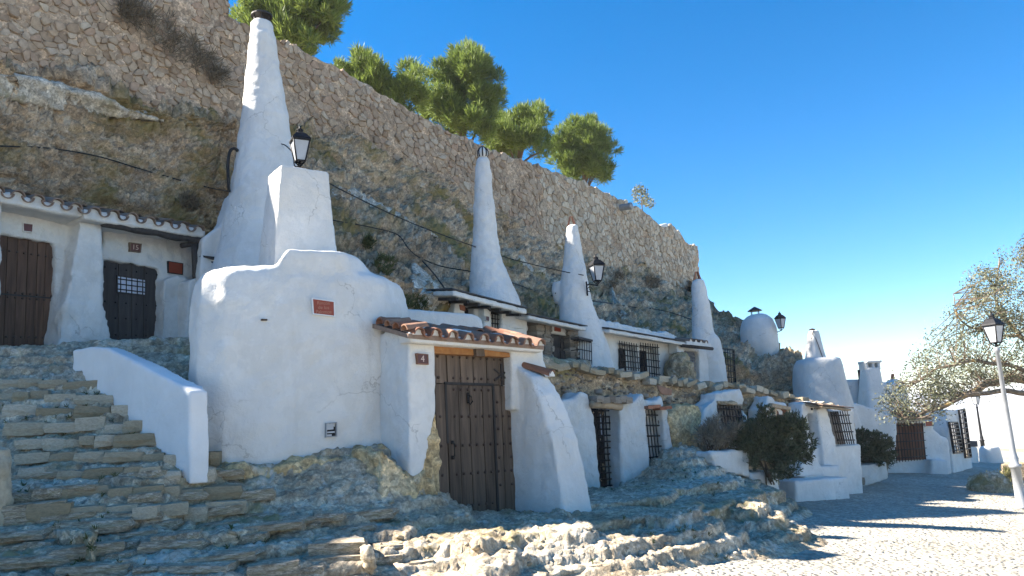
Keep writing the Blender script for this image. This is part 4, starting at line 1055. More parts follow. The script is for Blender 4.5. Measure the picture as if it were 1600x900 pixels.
D2 = 17.5
ch2, sh2 = chimney('slim white chimney with striped round cap, above the small terrace house', D2, [(520, 722, 826), (470, 731, 812), (440, 733.5, 797), (400, 737, 783), (350, 739.5, 776), (300, 741, 770), (262, 742.5, 766.5), (250, 744, 765), (246, 746, 763)], 'plaster', seed=22)
ct = at(754.5, 244, D2); bm = bmesh.new(); loft(bm, [ring(ct + np.array([0, 0, dz]), r, n=16) for dz, r in ((-.05, .10), (.05, .12), (.12, .115), (.19, .08), (.22, .02))]); part('cap', bm, M['plaster_old'], ch2, True)
for k in range(8):
    a = 2 * math.pi * k / 8; bm = bmesh.new(); tube(bm, [ct + np.array([r * math.cos(a), r * math.sin(a), dz]) for dz, r in ((-.03, .108), (.05, .127), (.12, .122), (.19, .086), (.225, .02))], .016, 5); part('cap_rib', bm, M['iron'], ch2, True)
D3 = 18.9
def ex3(bm):
    loft(bm, chimney_rings(D3 + .1, [(475, 866, 890), (455, 862, 886), (441, 864, 884)]))
ch3, sh3 = chimney('white chimney with brick tip standing beside the wall lantern', D3, [(600, 878, 968), (560, 876, 955), (520, 874, 944), (480, 873, 927), (440, 876, 919), (400, 880, 911), (370, 883.5, 906.5), (354, 885.5, 903), (352, 887, 902)], 'plaster', extra=ex3, seed=23)
def brick_tip(parent, px, y, D, w, h):
    c = at(px, y, D); bm = bmesh.new(); r = R(45)
    for s in (-1, 1):
        hexa(bm, [c + np.array([s * w * .9, -.07, -.03]), c + np.array([s * w * .5, -.07, -.03]), c + np.array([s * w * .5, .07, -.03]), c + np.array([s * w * .9, .07, -.03]), c + np.array([s * w * .30, -.06, h]), c + np.array([s * .01, -.06, h]), c + np.array([s * .01, .06, h]), c + np.array([s * w * .30, .06, h])])
    part('brick_tip', bm, M['brick'], parent)
brick_tip(ch3, 893, 352, D3, .13, .22)
D4 = 22.6
def ex4(bm): loft(bm, chimney_rings(D4, [(640, 1094, 1142), (596, 1093, 1135), (560, 1091, 1131), (532, 1088, 1124), (524, 1084, 1117)], 2.6))
ch4, sh4 = chimney('white chimney with brick tip at the far end of the terrace row', D4, [(560, 1084, 1124), (525, 1081, 1116), (480, 1081, 1109), (450, 1081, 1103), (440, 1082, 1100), (437, 1084, 1098)], 'plaster', extra=ex4, seed=24)
brick_tip(ch4, 1089.5, 438, D4, .14, .26)
# ------------------------------------------------------------------ upper row of houses
def simple_window(parent, q, n3, depth, nv=0, nh=0, mat='glass', frame=None, r=.011, cage=0.0, name='window'):
    w = back_panel(parent, q, n3, depth, mat, name)
    if frame: part('frame', frame_bm(q, n3, .035, -depth - .01, -depth + .05), M[frame], w)
    if nv: grille(w, q, nv, nh, n3, r, -.03, cage=cage)
    return w
def canopy(parent, pxs, pl, over, back, thick, rise, mat='plaster', top='slate', rafters=0):
    """flat projecting roof: white fascia, dark sheet on top, rafters below. pxs = top front edge left/right"""
    A, B = on(*pxs[0], pl, over), on(*pxs[1], pl, over); n3, d3 = pl.n3, pl.d3; z = np.array([0, 0, 1.0])
    bm = bmesh.new(); hexa(bm, [A - z * thick, B - z * thick, B - n3 * back + z * (rise - thick), A - n3 * back + z * (rise - thick), A, B, B - n3 * back + z * rise, A - n3 * back + z * rise])
    organic('roof_slab', bm, M[mat], parent, .035, 1, .010, 3)
    bm = bmesh.new(); s = z * .012; hexa(bm, [A + s + n3 * .02 - d3 * .03, B + s + n3 * .02 + d3 * .03, B - n3 * back + z * rise + s, A - n3 * back + z * rise + s, A + s * 3 + n3 * .02 - d3 * .03, B + s * 3 + n3 * .02 + d3 * .03, B - n3 * back + z * rise + s * 3, A - n3 * back + z * rise + s * 3]); part('roof_sheet', bm, M[top], parent)
    for k in range(rafters):
        bm = bmesh.new(); p = lerp(A, B, (k + .5) / rafters) - z * (thick + .035); hexa(bm, [p + d3 * x + z * zz_ - n3 * y + z * (rise * y / back) for zz_ in (-.03, .03) for x, y in ((-.03, .06), (.03, .06), (.03, back - .05), (-.03, back - .05))]); part('rafter', bm, M['wood_black'], parent)
n3, d3 = P2.n3, P2.d3
u1 = thing('cave_house', 'small white terrace house with slab roof, right above the gate tiles', 'house', on(770, 515, P2))
bm = bmesh.new()
slab(bm, [(712, 462), (727, 466), (728, 480), (722, 530), (706, 530)], P2, 1.0, .02)
slab(bm, [(726, 465), (824, 487), (824, 494), (786, 489), (766, 484), (727, 475)], P2, .5)
slab(bm, [(742, 478), (767, 484), (770, 545), (742, 545)], P2, .5)
slab(bm, [(756, 480), (766, 483), (767, 545), (757, 545)], P2, .4, .2)
slab(bm, [(726, 490), (770, 515), (770, 545), (726, 545)], P2, .5)
slab(bm, [(784, 487), (824, 494), (825, 545), (784, 545)], P2, .5, .06)
slab(bm, [(769, 516), (785, 517), (785, 545), (769, 545)], P2, .5)
organic('wall', bm, M['plaster'], u1, .036, 1, .012, 2)
simple_window(u1, quad([(728, 473), (743, 477), (743, 491), (728, 489)], P2), n3, .22, 0, 0, 'dark')
simple_window(u1, quad([(769, 486), (785, 489), (785, 517), (769, 516)], P2), n3, .2, 4, 4, 'glass', 'plaster_clean')
canopy(u1, [(708, 453), (823, 483)], P2, .55, 1.3, .12, .18, rafters=7)
bm = bmesh.new(); slab(bm, [(719, 476), (727, 478), (727, 486), (720, 484)], P2, .1, .045); part('brick', bm, M['brick'], u1)
plaque('tiny dark plaque on the pillar of the small terrace house', quad([(758.5, 494), (763.5, 495), (763.5, 502), (758.5, 501)], P2, .22), n3, P2, '', .1, 'plaque_dark', 'plaster', rimw=.006)

u2 = thing('cave_house', 'house with rough stone pillars and dark panelled door under white slab roof', 'house', on(870, 560, P2))
bm = bmesh.new(); slab(bm, [(826, 492), (906, 508), (906, 600), (826, 600)], P2, .6, -.22); organic('wall', bm, M['rubble'], u2, .06, 2, .03)
SM = []
for k in range(7):
    bm = bmesh.new(); bmesh.ops.create_cube(bm, size=1.0); bmesh.ops.subdivide_edges(bm, edges=bm.edges[:], cuts=1, use_grid_fill=True); r_ = random.Random(100 + k)
    for v in bm.verts:
        c = v.co; m_ = max(abs(c.x), abs(c.y), abs(c.z)); l_ = c.length; c *= (.68 + .32 * (.55 / l_)) * (1 + r_.uniform(-.09, .09))
    P_ = np.array([v.co[:] for v in bm.verts]); f_ = fbm(P_ * 2.2 + k * 9, 3, k)
    for v, h_ in zip(bm.verts, f_): v.co *= 1 + .14 * h_
    bmesh.ops.triangulate(bm, faces=bm.faces[:]) ; SM.append(bm)
STONE = {}
def stone_piece(parent, c, sx, sy, sz, rz, mat, rnd_, name='stone', tilt=.08):
    k = rnd_.randrange(7)
    if (k, mat) not in STONE: STONE[(k, mat)] = bm_mesh('stone_piece', SM[k].copy(), False); STONE[(k, mat)].materials.append(M[mat])
    m = Matrix.Translation(V3(c)) @ Matrix.Rotation(rz + rnd_.uniform(-.12, .12), 4, 'Z') @ Matrix.Rotation(rnd_.uniform(-tilt, tilt), 4, 'Y') @ Matrix.Diagonal((sx * 1.08, sy * 1.08, sz * 1.1, 1))
    return link(name, STONE[(k, mat)], None, parent, m)
def stone_pillar(parent, pxl, pxr, yt, yb, pl, off, dep, seed):
    r_ = random.Random(seed); A, B = on(pxl, yt, pl, off), on(pxr, yt, pl, off); w = np.linalg.norm((B - A)[:2]); zt = (A[2] + B[2]) / 2; zb = on((pxl + pxr) / 2, yb, pl, off)[2]; z = zb
    while z < zt:
        h_ = r_.uniform(.07, .13); x = 0
        while x < w - .02:
            l_ = min(w - x, r_.uniform(.14, .3)); c = np.array([*(A[:2] + pl.d * (x + l_ / 2) - pl.n * (dep / 2 + r_.uniform(-.03, .03))), z + h_ / 2]); stone_piece(parent, c, l_, dep, h_, pl.ang, 'darkstone', r_); x += l_
        z += h_
stone_pillar(u2, 838, 862, 500, 576, P2, .1, .4, 5); stone_pillar(u2, 889, 905, 510, 578, P2, .1, .35, 6)
bm = bmesh.new(); slab(bm, [(862, 500), (889, 507), (889, 525), (862, 521)], P2, .3, -.02); organic('lintel_wall', bm, M['plaster'], u2, .03, 1, .006)
bm = bmesh.new(); slab(bm, [(867, 506), (876.5, 508), (876.5, 518.5), (867, 517)], P2, .06, .0); part('vent_brick', bm, M['plaque'], u2)
dq2 = quad([(863, 523), (889, 527), (889, 584), (863, 584)], P2, -.06); dr = back_panel(u2, dq2, n3, .05, 'wood_black', 'door')
for i in range(2):
    for j in range(3):
        bm = bmesh.new(); qbox(bm, dq2, .1 + i * .45, .45 + i * .45, .08 + j * .3, .32 + j * .3, n3, -.06, -.02); part('door_panel', bm, M['wood_black'], dr)
part('door_frame', frame_bm(dq2, n3, .03, -.1, .0, False), M['wood_black'], dr)
canopy(u2, [(826, 492), (916, 511)], P2, .5, 1.3, .10, .22)
bx_ = quad([(906, 531), (924, 535), (925, 578), (906, 576)], P2, .35)
cg_ = thing('window_cage', 'black corner window cage beside the stone pillar on the terrace', 'window grille', bx_[3])
bm = bmesh.new()
for k in range(6): tube(bm, [quad_pt(bx_, k / 5, 0), quad_pt(bx_, k / 5, 1)], .009, 5)
for v in (0, .33, .66, 1.0): tube(bm, [quad_pt(bx_, 0, v) - n3 * .35, quad_pt(bx_, 0, v), quad_pt(bx_, 1, v), quad_pt(bx_, 1, v) - n3 * .35], .011, 5)
for k in range(3): tube(bm, [quad_pt(bx_, 1, 0) - n3 * .1 * (k + 1), quad_pt(bx_, 1, 1) - n3 * .1 * (k + 1)], .009, 5)
part('bars', bm, M['iron'], cg_, True); bm = bmesh.new(); qbox(bm, bx_, -.15, 1.05, -.1, -.03, n3, -.4, .03); part('cover', bm, M['slate'], cg_); back_panel(cg_, bx_, n3, .33, 'dark')

u3 = thing('cave_house', 'white terrace house with two tall barred windows under slab roof', 'house', on(1000, 585, P2))
bm = bmesh.new()
slab(bm, [(934, 505), (1060, 528), (1060, 540), (934, 528)], P2, .7); slab(bm, [(934, 515), (966, 527), (970, 620), (930, 620)], P2, .7)
slab(bm, [(1028, 533), (1062, 538), (1058, 560), (1046, 570), (1044, 620), (1030, 620)], P2, .7); slab(bm, [(966, 528), (1030, 538), (1030, 545), (966, 537)], P2, .7)
slab(bm, [(966, 580), (1032, 592), (1032, 630), (966, 630)], P2, .7); slab(bm, [(994, 530), (999, 532), (1003, 610), (998, 610)], P2, .7)
organic('wall', bm, M['plaster'], u3, .036, 1, .015, 2)
for q_ in ([(966, 532), (996, 537), (1000, 580), (968, 577)], [(999, 535), (1029, 538), (1032, 591), (1002, 586)]):
    w_ = simple_window(u3, quad(q_, P2), n3, .22, 0, 0, 'plaster_old'); qq = quad(q_, P2, .06); grille(w_, qq, 8, 5, n3, .012, 0)
    iq = [quad_pt(quad(q_, P2), u, v) for u, v in ((.12, .2), (.62, .2), (.62, 1), (.12, 1))]; bm = bmesh.new(); qbox(bm, iq, 0, 1, 0, 1, n3, -.22, -.19); part('opening', bm, M['dark'], w_)
canopy(u3, [(952, 514), (1078, 536)], P2, .45, 1.2, .10, .22)
bm = bmesh.new(); PR = Plane(*(P2.p - P2.n * .5), *P2.d); slab(bm, [(928, 512), (929, 498), (945, 500), (970, 506), (990, 511), (1012, 513), (1028, 520), (1040, 517), (1058, 524), (1062, 535), (990, 530)], PR, .45); organic('roof_hump', bm, M['plaster'], u3, .036, 1, .05, 3)
bm = bmesh.new(); slab(bm, [(1058, 533), (1068, 535), (1069, 553), (1059, 552)], P2, .3, .3); organic('eave_block', bm, M['plaster'], u3, .03, 1, .004)

bm = bmesh.new(); c = on(1062, 575, P2, .35); loft(bm, [ring(c + np.array([0, 0, dz]), r, r * .8, 16, .7) for dz, r in ((-.7, .5), (-.2, .46), (.15, .38), (.38, .2), (.44, .05))])
tag(organic('boulder', bm, M['terrace'], None, .05, 2, .08, 1.6, .6, 5, 4, rock=.06), 'grey boulder on the terrace between barred window and grey door', 'boulder')
u4 = thing('cave_house', 'narrow terrace house front with grey door and tile ends', 'house', on(1082, 590, P2))
bm = bmesh.new(); slab(bm, [(1066, 537), (1118, 543), (1118, 552), (1066, 548)], P2, .5, .0); slab(bm, [(1092, 545), (1120, 548), (1124, 640), (1094, 640)], P2, .5, .05); slab(bm, [(1062, 540), (1070, 541), (1072, 640), (1062, 640)], P2, .5); organic('wall', bm, M['plaster'], u4, .036, 1, .012)
dd_ = quad([(1070, 546), (1092, 549), (1095, 600), (1071, 600)], P2, -.05); w_ = back_panel(u4, dd_, n3, .05, 'grey_door', 'door'); part('door_frame', frame_bm(dd_, n3, .04, -.12, .02, False), M['wood2'], w_); qd = [quad_pt(dd_, u, v) for u, v in ((.45, .12), (.85, .12), (.85, 1), (.45, 1))]; grille(w_, qd, 1, 9, n3, .01, -.03, 'door_bars', 'grey_metal')
rj = random.Random(9); A_, B_ = on(1076, 533, P2, .5), on(1108, 537, P2, .5)
for i in range(4):
    p = lerp(A_, B_, (i + .5) / 4); put_tile(u4, p, n3, R(12), .5, .09, 'tile_old', False, rj, 'u4'); plug(u4, p - n3 * .02, n3, .075)
bm = bmesh.new(); A_ -= d3 * .1; B_ += d3 * .1; hexa(bm, [A_ - np.array([0, 0, .09]), B_ - np.array([0, 0, .09]), B_ - n3 * .7, A_ - n3 * .7, A_, B_, B_ - n3 * .7 + np.array([0, 0, .12]), A_ - n3 * .7 + np.array([0, 0, .12])]); part('eave', bm, M['plaster_old'], u4)
bm = bmesh.new(); tube(bm, [on(1065, 540, P2, .42), on(1113, 545, P2, .42)], .05, 7); part('log_beam', bm, M['wood_black'], u4, True)
qg = quad([(1127, 545), (1146, 548), (1149, 604), (1130, 604)], P2, .1); ig = thing('iron_gate', 'narrow dark iron gate on the rock right of the last terrace chimney', 'gate', qg[3]); grille(ig, qg, 5, 6, n3, .012, 0, 'bars'); part('frame', frame_bm(qg, n3, .03, -.02, .02), M['iron'], ig)
# lantern on the terrace chimney
lb = at(934, 446, 18.0); lamp2 = lantern('wall_lamp', 'black lantern on scrolled bracket fixed to the brick tipped terrace chimney', lb, .40, R(20))
bm = bmesh.new(); w0 = at(917, 446, 18.6); tube(bm, [w0, at(920, 444, 18.5), lb], .018, 6); tube(bm, [at(916, 440, 18.6), at(918, 462, 18.6)], .022, 6)
cc = at(921, 453, 18.5); tube(bm, [cc + .085 * (1 - k / 16) * (np.array([.8, -.5, 0]) * math.cos(k * .6) + np.array([0, 0, 1]) * math.sin(k * .6)) for k in range(15)], .01, 5); part('bracket', bm, M['iron'], lamp2, True)

# ------------------------------------------------------------------ lower row
n3, d3 = P1.n3, P1.d3
l1 = thing('cave_house', 'whitewashed cave front with tall barred door and barred window, right of the buttress', 'house', on(975, 760, P1))
bm = bmesh.new()
slab(bm, [(870, 632), (880, 625), (897, 624), (906, 612), (917, 616), (926, 634), (933, 690), (942, 785), (900, 785), (888, 720)], P1, .5)
slab(bm, [(968, 636), (982, 624), (990, 627), (1004, 614), (1008, 638), (1013, 690), (1020, 785), (990, 785), (973, 785)], P1, .6, .05)
slab(bm, [(1034, 640), (1043, 640), (1049, 690), (1056, 736), (1052, 752), (1018, 756), (1018, 739), (1044, 735)], P1, .5, .02)
slab(bm, [(1008, 625), (1024, 628), (1034, 618), (1036, 634), (1008, 636)], P1, .5)
organic('wall', bm, M['plaster_old'], l1, .036, 1, .03, 1.8, .5, 6, 33)
dq_ = quad([(929, 637), (969, 637), (975, 762), (939, 764)], P1, -.3); w_ = back_panel(l1, dq_, n3, .1, 'dark', 'door'); grille(w_, quad([(930, 637), (966, 637), (972, 762), (940, 764)], P1, -.25), 6, 13, n3, .013, 0, 'door_bars')
bm = bmesh.new(); pq = [quad_pt(dq_, u, v) for u, v in ((.30, .08), (.36, .08), (.36, .35), (.30, .35))]; qbox(bm, pq, 0, 1, 0, 1, n3, -.09, -.08); part('light_gap', bm, M['pane'], w_)
bm = bmesh.new(); a, b = on(924, 632, P1, .06), on(970, 636, P1, .06); tube(bm, [a, lerp(a, b, .5) + np.array([0, 0, .015]), b], [.07, .075, .07], 8); part('lintel_log', bm, M['beam_pale'], l1, True)
rs_ = random.Random(44)
for k in range(6): stone_piece(l1, on(932 + k * 9, 624 + (k % 2) * 2, P1, .05), .2, .25, .12, P1.ang, 'darkstone', rs_)
wq_ = quad([(1008, 640), (1036, 641), (1046, 737), (1018, 740)], P1, -.08); simple_window(l1, wq_, n3, .2, 6, 6, 'plaster_old', None, .013)
for k in range(4):
    bm = bmesh.new(); A_ = lerp(on(1008, 636, P1, .08), on(1044, 640, P1, .08), (k + .5) / 4); box(bm, A_ + np.array([0, 0, .03 * (k % 2)]), .19, .2, .06, P1.ang); part('brick', bm, M['brick'], l1)
bm = bmesh.new(); slab(bm, [(1028, 601), (1040, 605), (1051, 609), (1050, 618), (1036, 617), (1030, 610)], P1, .05, .04); tag(organic('tile_shard', bm, M['tile'], None, .02, 1, .004), 'flat red tile shard stuck in the terrace rubble', 'tile shard')
bm = bmesh.new(); slab(bm, [(1046, 650), (1060, 632), (1094, 630), (1098, 660), (1090, 700), (1060, 712), (1054, 700)], P1, .6, .03); tag(organic('earth_bank', bm, M['ochre'], None, .05, 3, .05, 1.2, .5, 5, 12, rock=.05), 'ochre earth bank between the barred windows of the lower row', 'earth bank')

l2 = thing('cave_house', 'ragged patch of white wall with barred window above the dry shrub', 'house', on(1140, 690, P1))
bm = bmesh.new()
slab(bm, [(1094, 690), (1096, 655), (1104, 636), (1116, 626), (1118, 615), (1135, 611), (1158, 606), (1162, 620), (1163, 634), (1122, 632), (1128, 680), (1166, 678), (1163, 634), (1172, 690), (1150, 705), (1110, 705)], P1, .4, .08)
organic('wall', bm, M['plaster_old'], l2, .036, 1, .04, 2.2, .6, 6, 34)
bm = bmesh.new(); slab(bm, [(1122, 625), (1153, 627), (1155, 633), (1123, 631)], P1, .3, .12); organic('lintel', bm, M['terrace'], l2, .03, 1, .02, 4)
simple_window(l2, quad([(1124, 633), (1160, 634), (1167, 678), (1130, 679)], P1, .06), n3, .1, 8, 4, 'glass', None, .014)
l3 = thing('cave_house', 'small ragged white wall with brown shutter behind the dark bush', 'house', on(1215, 680, P1))
bm = bmesh.new(); slab(bm, [(1190, 640), (1198, 630), (1200, 617), (1206, 620), (1212, 628), (1226, 630), (1234, 638), (1238, 670), (1246, 720), (1200, 720)], P1, .4, .08); organic('wall', bm, M['plaster_old'], l3, .036, 1, .04, 2.2, .6, 6, 35)
sq_ = quad([(1212, 637), (1229, 640), (1232, 672), (1214, 672)], P1, .13); w_ = back_panel(l3, sq_, n3, .02, 'shutter', 'shutter'); part('frame', frame_bm(sq_, n3, .05, -.06, .02), M['beam_pale'], w_)
bm = bmesh.new(); slab(bm, [(1207, 630), (1236, 636), (1236, 641), (1207, 636)], P1, .2, .22); part('lintel', bm, M['beam_pale'], l3)

l4 = thing('cave_house', 'whitewashed doorway with perforated parapet and leaning piers at the steps', 'house', on(1285, 730, P1))
bm = bmesh.new()
slab(bm, [(1253, 650), (1254, 630), (1262, 626), (1270, 628), (1288, 632), (1292, 645), (1262, 646), (1268, 690), (1272, 745), (1256, 745)], P1, .4, .05)
slab(bm, [(1277, 640), (1290, 634), (1298, 660), (1306, 690), (1316, 745), (1290, 745), (1284, 690)], P1, .6, .16)
slab(bm, [(1246, 745), (1262, 700), (1270, 700), (1292, 745)], P1, .5, .4)
slab(bm, [(1250, 700), (1345, 694), (1350, 790), (1248, 790)], P1, .5, .04)
organic('wall', bm, M['plaster'], l4, .036, 1, .02, 2, .4, 6, 36)
back_panel(l4, quad([(1262, 643), (1278, 643), (1292, 740), (1268, 740)], P1, 0), n3, .25, 'dark', 'doorway')
for k in range(5):
    for j in range(2):
        bm = bmesh.new(); p = lerp(on(1266, 634 + 5 * j, P1, .06), on(1285, 636 + 5 * j, P1, .06), (k + .5) / 5); box(bm, p, .035, .05, .05, P1.ang); part('vent_hole', bm, M['dark'], l4)
qg = quad([(1298, 643), (1327, 642), (1338, 694), (1310, 694)], P1, .18); simple_window(l4, qg, n3, .3, 8, 4, 'glass', None, .014)
bm = bmesh.new(); slab(bm, [(1294, 640), (1334, 640), (1344, 745), (1312, 745)], P1, .3, -.16); organic('back_wall', bm, M['plaster_old'], l4, .036, 1, .02)
canopy(l4, [(1286, 634), (1332, 639)], P1, .5, .9, .06, .15, 'beam_pale', 'tile_old')
# steps and kerb, planters
PS = Plane(*on_ground(1280, 756)[:2], .90, .42)
stp = thing('white_steps', 'whitewashed steps and curved kerb in front of the perforated doorway', 'steps', on_ground(1290, 772))
bm = bmesh.new(); slab(bm, [(1256, 730), (1312, 727), (1315, 785), (1258, 785)], P1, .6, .38); organic('upper_step', bm, M['plaster'], stp, .04, 1, .02)
bm = bmesh.new(); slab(bm, [(1243, 752), (1326, 745), (1330, 795), (1245, 795)], P1, .7, .85); organic('lower_step', bm, M['plaster'], stp, .04, 1, .02)
bm = bmesh.new(); ka = [on_ground(x, y) for x, y in ((1262, 776), (1285, 777), (1310, 770), (1333, 762))]; kt = .30
for a, b in zip(ka[:-1], ka[1:]):
    dn = np.array([0, .55, 0]); z_ = np.array([0, 0, 1.0]); hexa(bm, [a - z_ * .2, b - z_ * .2, b + dn * 1.6 - z_ * .2, a + dn * 1.6 - z_ * .2, a + z_ * .10, b + z_ * .17, b + dn * 1.6 + z_ * .19, a + dn * 1.6 + z_ * .12])
organic('kerb', bm, M['plaster'], stp, .036, 1, .012)
def planter(label, pxs, pl, thick, mat='plaster_old'):
    t = thing('planter', label, 'planter', on(pxs[-1][0], pxs[-1][1], pl), 'low white planter walls')
    bm = bmesh.new(); slab(bm, pxs, pl, thick); organic('wall', bm, M[mat], t, .045, 2, .03, 2, .5, 6, 37)
    tp_ = [on(x, y + 3, pl, -.12) for x, y in pxs[:2]]; bm = bmesh.new(); hexa(bm, [tp_[0] - np.array([0, 0, .25]), tp_[1] - np.array([0, 0, .25]), tp_[1] - np.array([0, 0, .25]) - pl.n3 * thick, tp_[0] - np.array([0, 0, .25]) - pl.n3 * thick, tp_[0], tp_[1], tp_[1] - pl.n3 * thick, tp_[0] - pl.n3 * thick]); part('soil', bm, M['soil'], t); return t
PA_ = Plane(*at(1140, 720, 15.3)[:2], .82, .57)
planter('squarish worn white planter wall under the dry shrub', [(1109, 706), (1170, 703), (1173, 745), (1140, 742), (1118, 728)], PA_, .5)
planter('low stepped white planter wall under the dark round bush', [(1172, 739), (1216, 735), (1222, 775), (1206, 768), (1175, 752)], PA_, .6)
PB_ = Plane(*on_ground(1350, 757)[:2], .97, .22)
planter('long low white planter at the plaza below the spreading dark bush', [(1314, 729), (1386, 722), (1390, 748), (1352, 760), (1316, 762)], PB_, .9)
bm = bmesh.new(); g_ = on_ground(1310, 753); rb_ = random.Random(8)
st_ = thing('stone_step', 'small grey stone steps between white steps and long planter', 'steps', g_)
for k, (x, y) in enumerate(((1316, 748), (1326, 752), (1335, 757), (1320, 758))): stone_piece(st_, on_ground(x, y) + np.array([0, 0, .08]), .45, .35, .2, .3, 'darkstone', rb_)
g_ = on_ground(1226, 772); stone_piece_o = thing('rock_pile', 'rough ochre stones at the foot of the low stepped planter', 'stones', g_)
for k in range(6): stone_piece(stone_piece_o, on_ground(1204 + 6 * k, 776 - k) + np.array([0, 0, .1 + .12 * (k % 2)]), .32, .3, .26, k, 'stepstone', rb_)

rt_ = random.Random(71); te = thing('edge_stones', 'line of rough grey stones along the lip of the terrace', 'stones', on(1000, 585, P1, -.4))
x = 850.0
while x < 1300:
    y_ = float(np.interp(x, [a[0] for a in front_top], [a[1] for a in front_top])); p = on(x, y_ + rt_.uniform(-1, 5), P1, -.40 + rt_.uniform(-.05, .1)); w_ = rt_.uniform(.12, .34)
    if rt_.random() < .5: stone_piece(te, p - np.array([0, 0, rt_.uniform(0, .07)]), w_, rt_.uniform(.18, .3), rt_.uniform(.07, .14), P1.ang, 'stepstone', rt_, tilt=.35); x += w_ * FPX / depth_of(p) * .72
# ------------------------------------------------------------------ round chimney, drum and houses at the far end
def white(name, label, cat, bm, loc, voxel=.06, mat='plaster', amp=.02, seed=50, part_name='wall', group=None):
    t = thing(name, label, cat, loc, group); organic(part_name, bm, M[mat], t, voxel, 3, amp, 1.3, .3, 6, seed); return t
DR = 27.0
bm = bmesh.new(); loft(bm, chimney_rings(DR, [(600, 1182, 1228), (570, 1176, 1218), (550, 1164, 1217), (535, 1158, 1215), (515, 1156.5, 1212), (500, 1160, 1206), (494, 1166, 1199), (491, 1174, 1192)]))
rc = white('round_chimney', 'squat rounded white chimney with pointed metal hat on the rock ridge', 'chimney', bm, at(1187, 570, DR))
c = at(1180, 491, DR); bm = bmesh.new()
for k in range(4): a = k * math.pi / 2 + .6; tube(bm, [c + np.array([.17 * math.cos(a), .17 * math.sin(a), -.05]), c + np.array([.17 * math.cos(a), .17 * math.sin(a), .12])], .012, 4)
loft(bm, [ring(c + np.array([0, 0, z_]), r_, n=16) for z_, r_ in ((.11, .25), (.13, .25), (.22, .10), (.27, .01))]); part('hat', bm, M['dark_metal'], rc)
lb = at(1221, 517, 26.4); l3_ = lantern('wall_lamp', 'small dark lantern on the side of the squat round chimney', lb, .36, R(30))
bm = bmesh.new(); tube(bm, [at(1210, 521, 26.9), lb + np.array([0, 0, .02])], .016, 5); tube(bm, [at(1210, 530, 26.9), at(1215, 522, 26.6)], .01, 4); part('bracket', bm, M['iron'], l3_, True)
DD = 24.0
bm = bmesh.new(); loft(bm, chimney_rings(DD, [(680, 1246, 1345), (640, 1244, 1330), (600, 1242.5, 1318), (570, 1243.5, 1312), (562, 1247, 1309), (559.5, 1256, 1300)], 2.6))
dh = white('drum_house', 'broad white drum shaped house body with slim lit chimney on top', 'house', bm, at(1282, 640, DD), .07)
bm = bmesh.new(); loft(bm, chimney_rings(DD + .2, [(575, 1258, 1292), (556, 1261, 1287), (535, 1262.5, 1282), (520, 1264, 1279), (516, 1266, 1277)], 3.2, rot=.4)); ck = organic('chimney', bm, M['plaster'], dh, .035, 2, .008)
bm = bmesh.new(); tube(bm, [at(1268, 530, DD - .05), at(1269.5, 517, DD + .1), at(1277, 535, DD - .05), at(1286, 560, DD - .05)], .013, 5); cc = at(1269, 516, DD); loft(bm, [ring(cc + np.array([0, 0, z_]), r_, n=10) for z_, r_ in ((0, .09), (.03, .1), (.06, .02))]); part('dark_edge', bm, M['rust'], ck)  # thin dark tube along the chimney's top and right edge
# low white houses behind
PQ = Plane(*at(1360, 620, 29.5)[:2], .98, .2)
bm = bmesh.new(); slab(bm, [(1316, 594), (1345, 592), (1420, 600), (1420, 700), (1316, 700)], PQ, 3.0); hb = white('cave_house', 'long low white house body behind the drum, under square chimney', 'house', bm, at(1360, 660, 29.5), .1)
bm = bmesh.new(); loft(bm, chimney_rings(29.0, [(650, 1343, 1384), (628, 1345.5, 1380), (600, 1347, 1375), (575, 1348, 1370.5)], 6, rot=.15)); ck = organic('chimney', bm, M['plaster'], hb, .04, 2, .006)
bm = bmesh.new()
for x, w in ((1349.5, 3), (1359, 3), (1368, 3)): a = at(x, 575, 29.0); box(bm, a + np.array([0, 0, .06]), .1, .5, .26, .15)
a = at(1359, 567, 29.0); box(bm, a + np.array([0, 0, .03]), .62, .62, .08, .15); organic('chimney_top', bm, M['plaster'], ck, .03, 1, .003)
bm = bmesh.new(); loft(bm, [ring(at(1346, 590, 29.3) + np.array([0, 0, z_]), .12, n=4) for z_ in (-.3, .3)]); part('flue', bm, M['rust'], hb)
bm = bmesh.new(); loft(bm, chimney_rings(33.0, [(640, 1374, 1418), (610, 1376, 1416), (600, 1380, 1412), (594, 1387, 1405), (592, 1393, 1399)])); dm = white('dome', 'small white dome behind the square far chimney', 'dome', bm, at(1396, 620, 33), .09)
bm = bmesh.new(); loft(bm, chimney_rings(33, [(596, 1391, 1398), (584, 1392.5, 1397)], n=8)); part('pinnacle', bm, M['brick'], dm)
PV = Plane(*at(1370, 650, 26.5)[:2], .96, .28)
bm = bmesh.new(); slab(bm, [(1318, 628), (1340, 630), (1372, 640), (1402, 652), (1402, 700), (1318, 700)], PV, 1.2); tag(organic('boundary_wall', bm, M['plaster'], None, .07, 2, .02), 'sloping white wall below the square far chimney', 'wall')
bm = bmesh.new(); r0 = [on(x, y, PV, .3) for x, y in ((1330, 650), (1368, 655), (1400, 668), (1336, 668))]
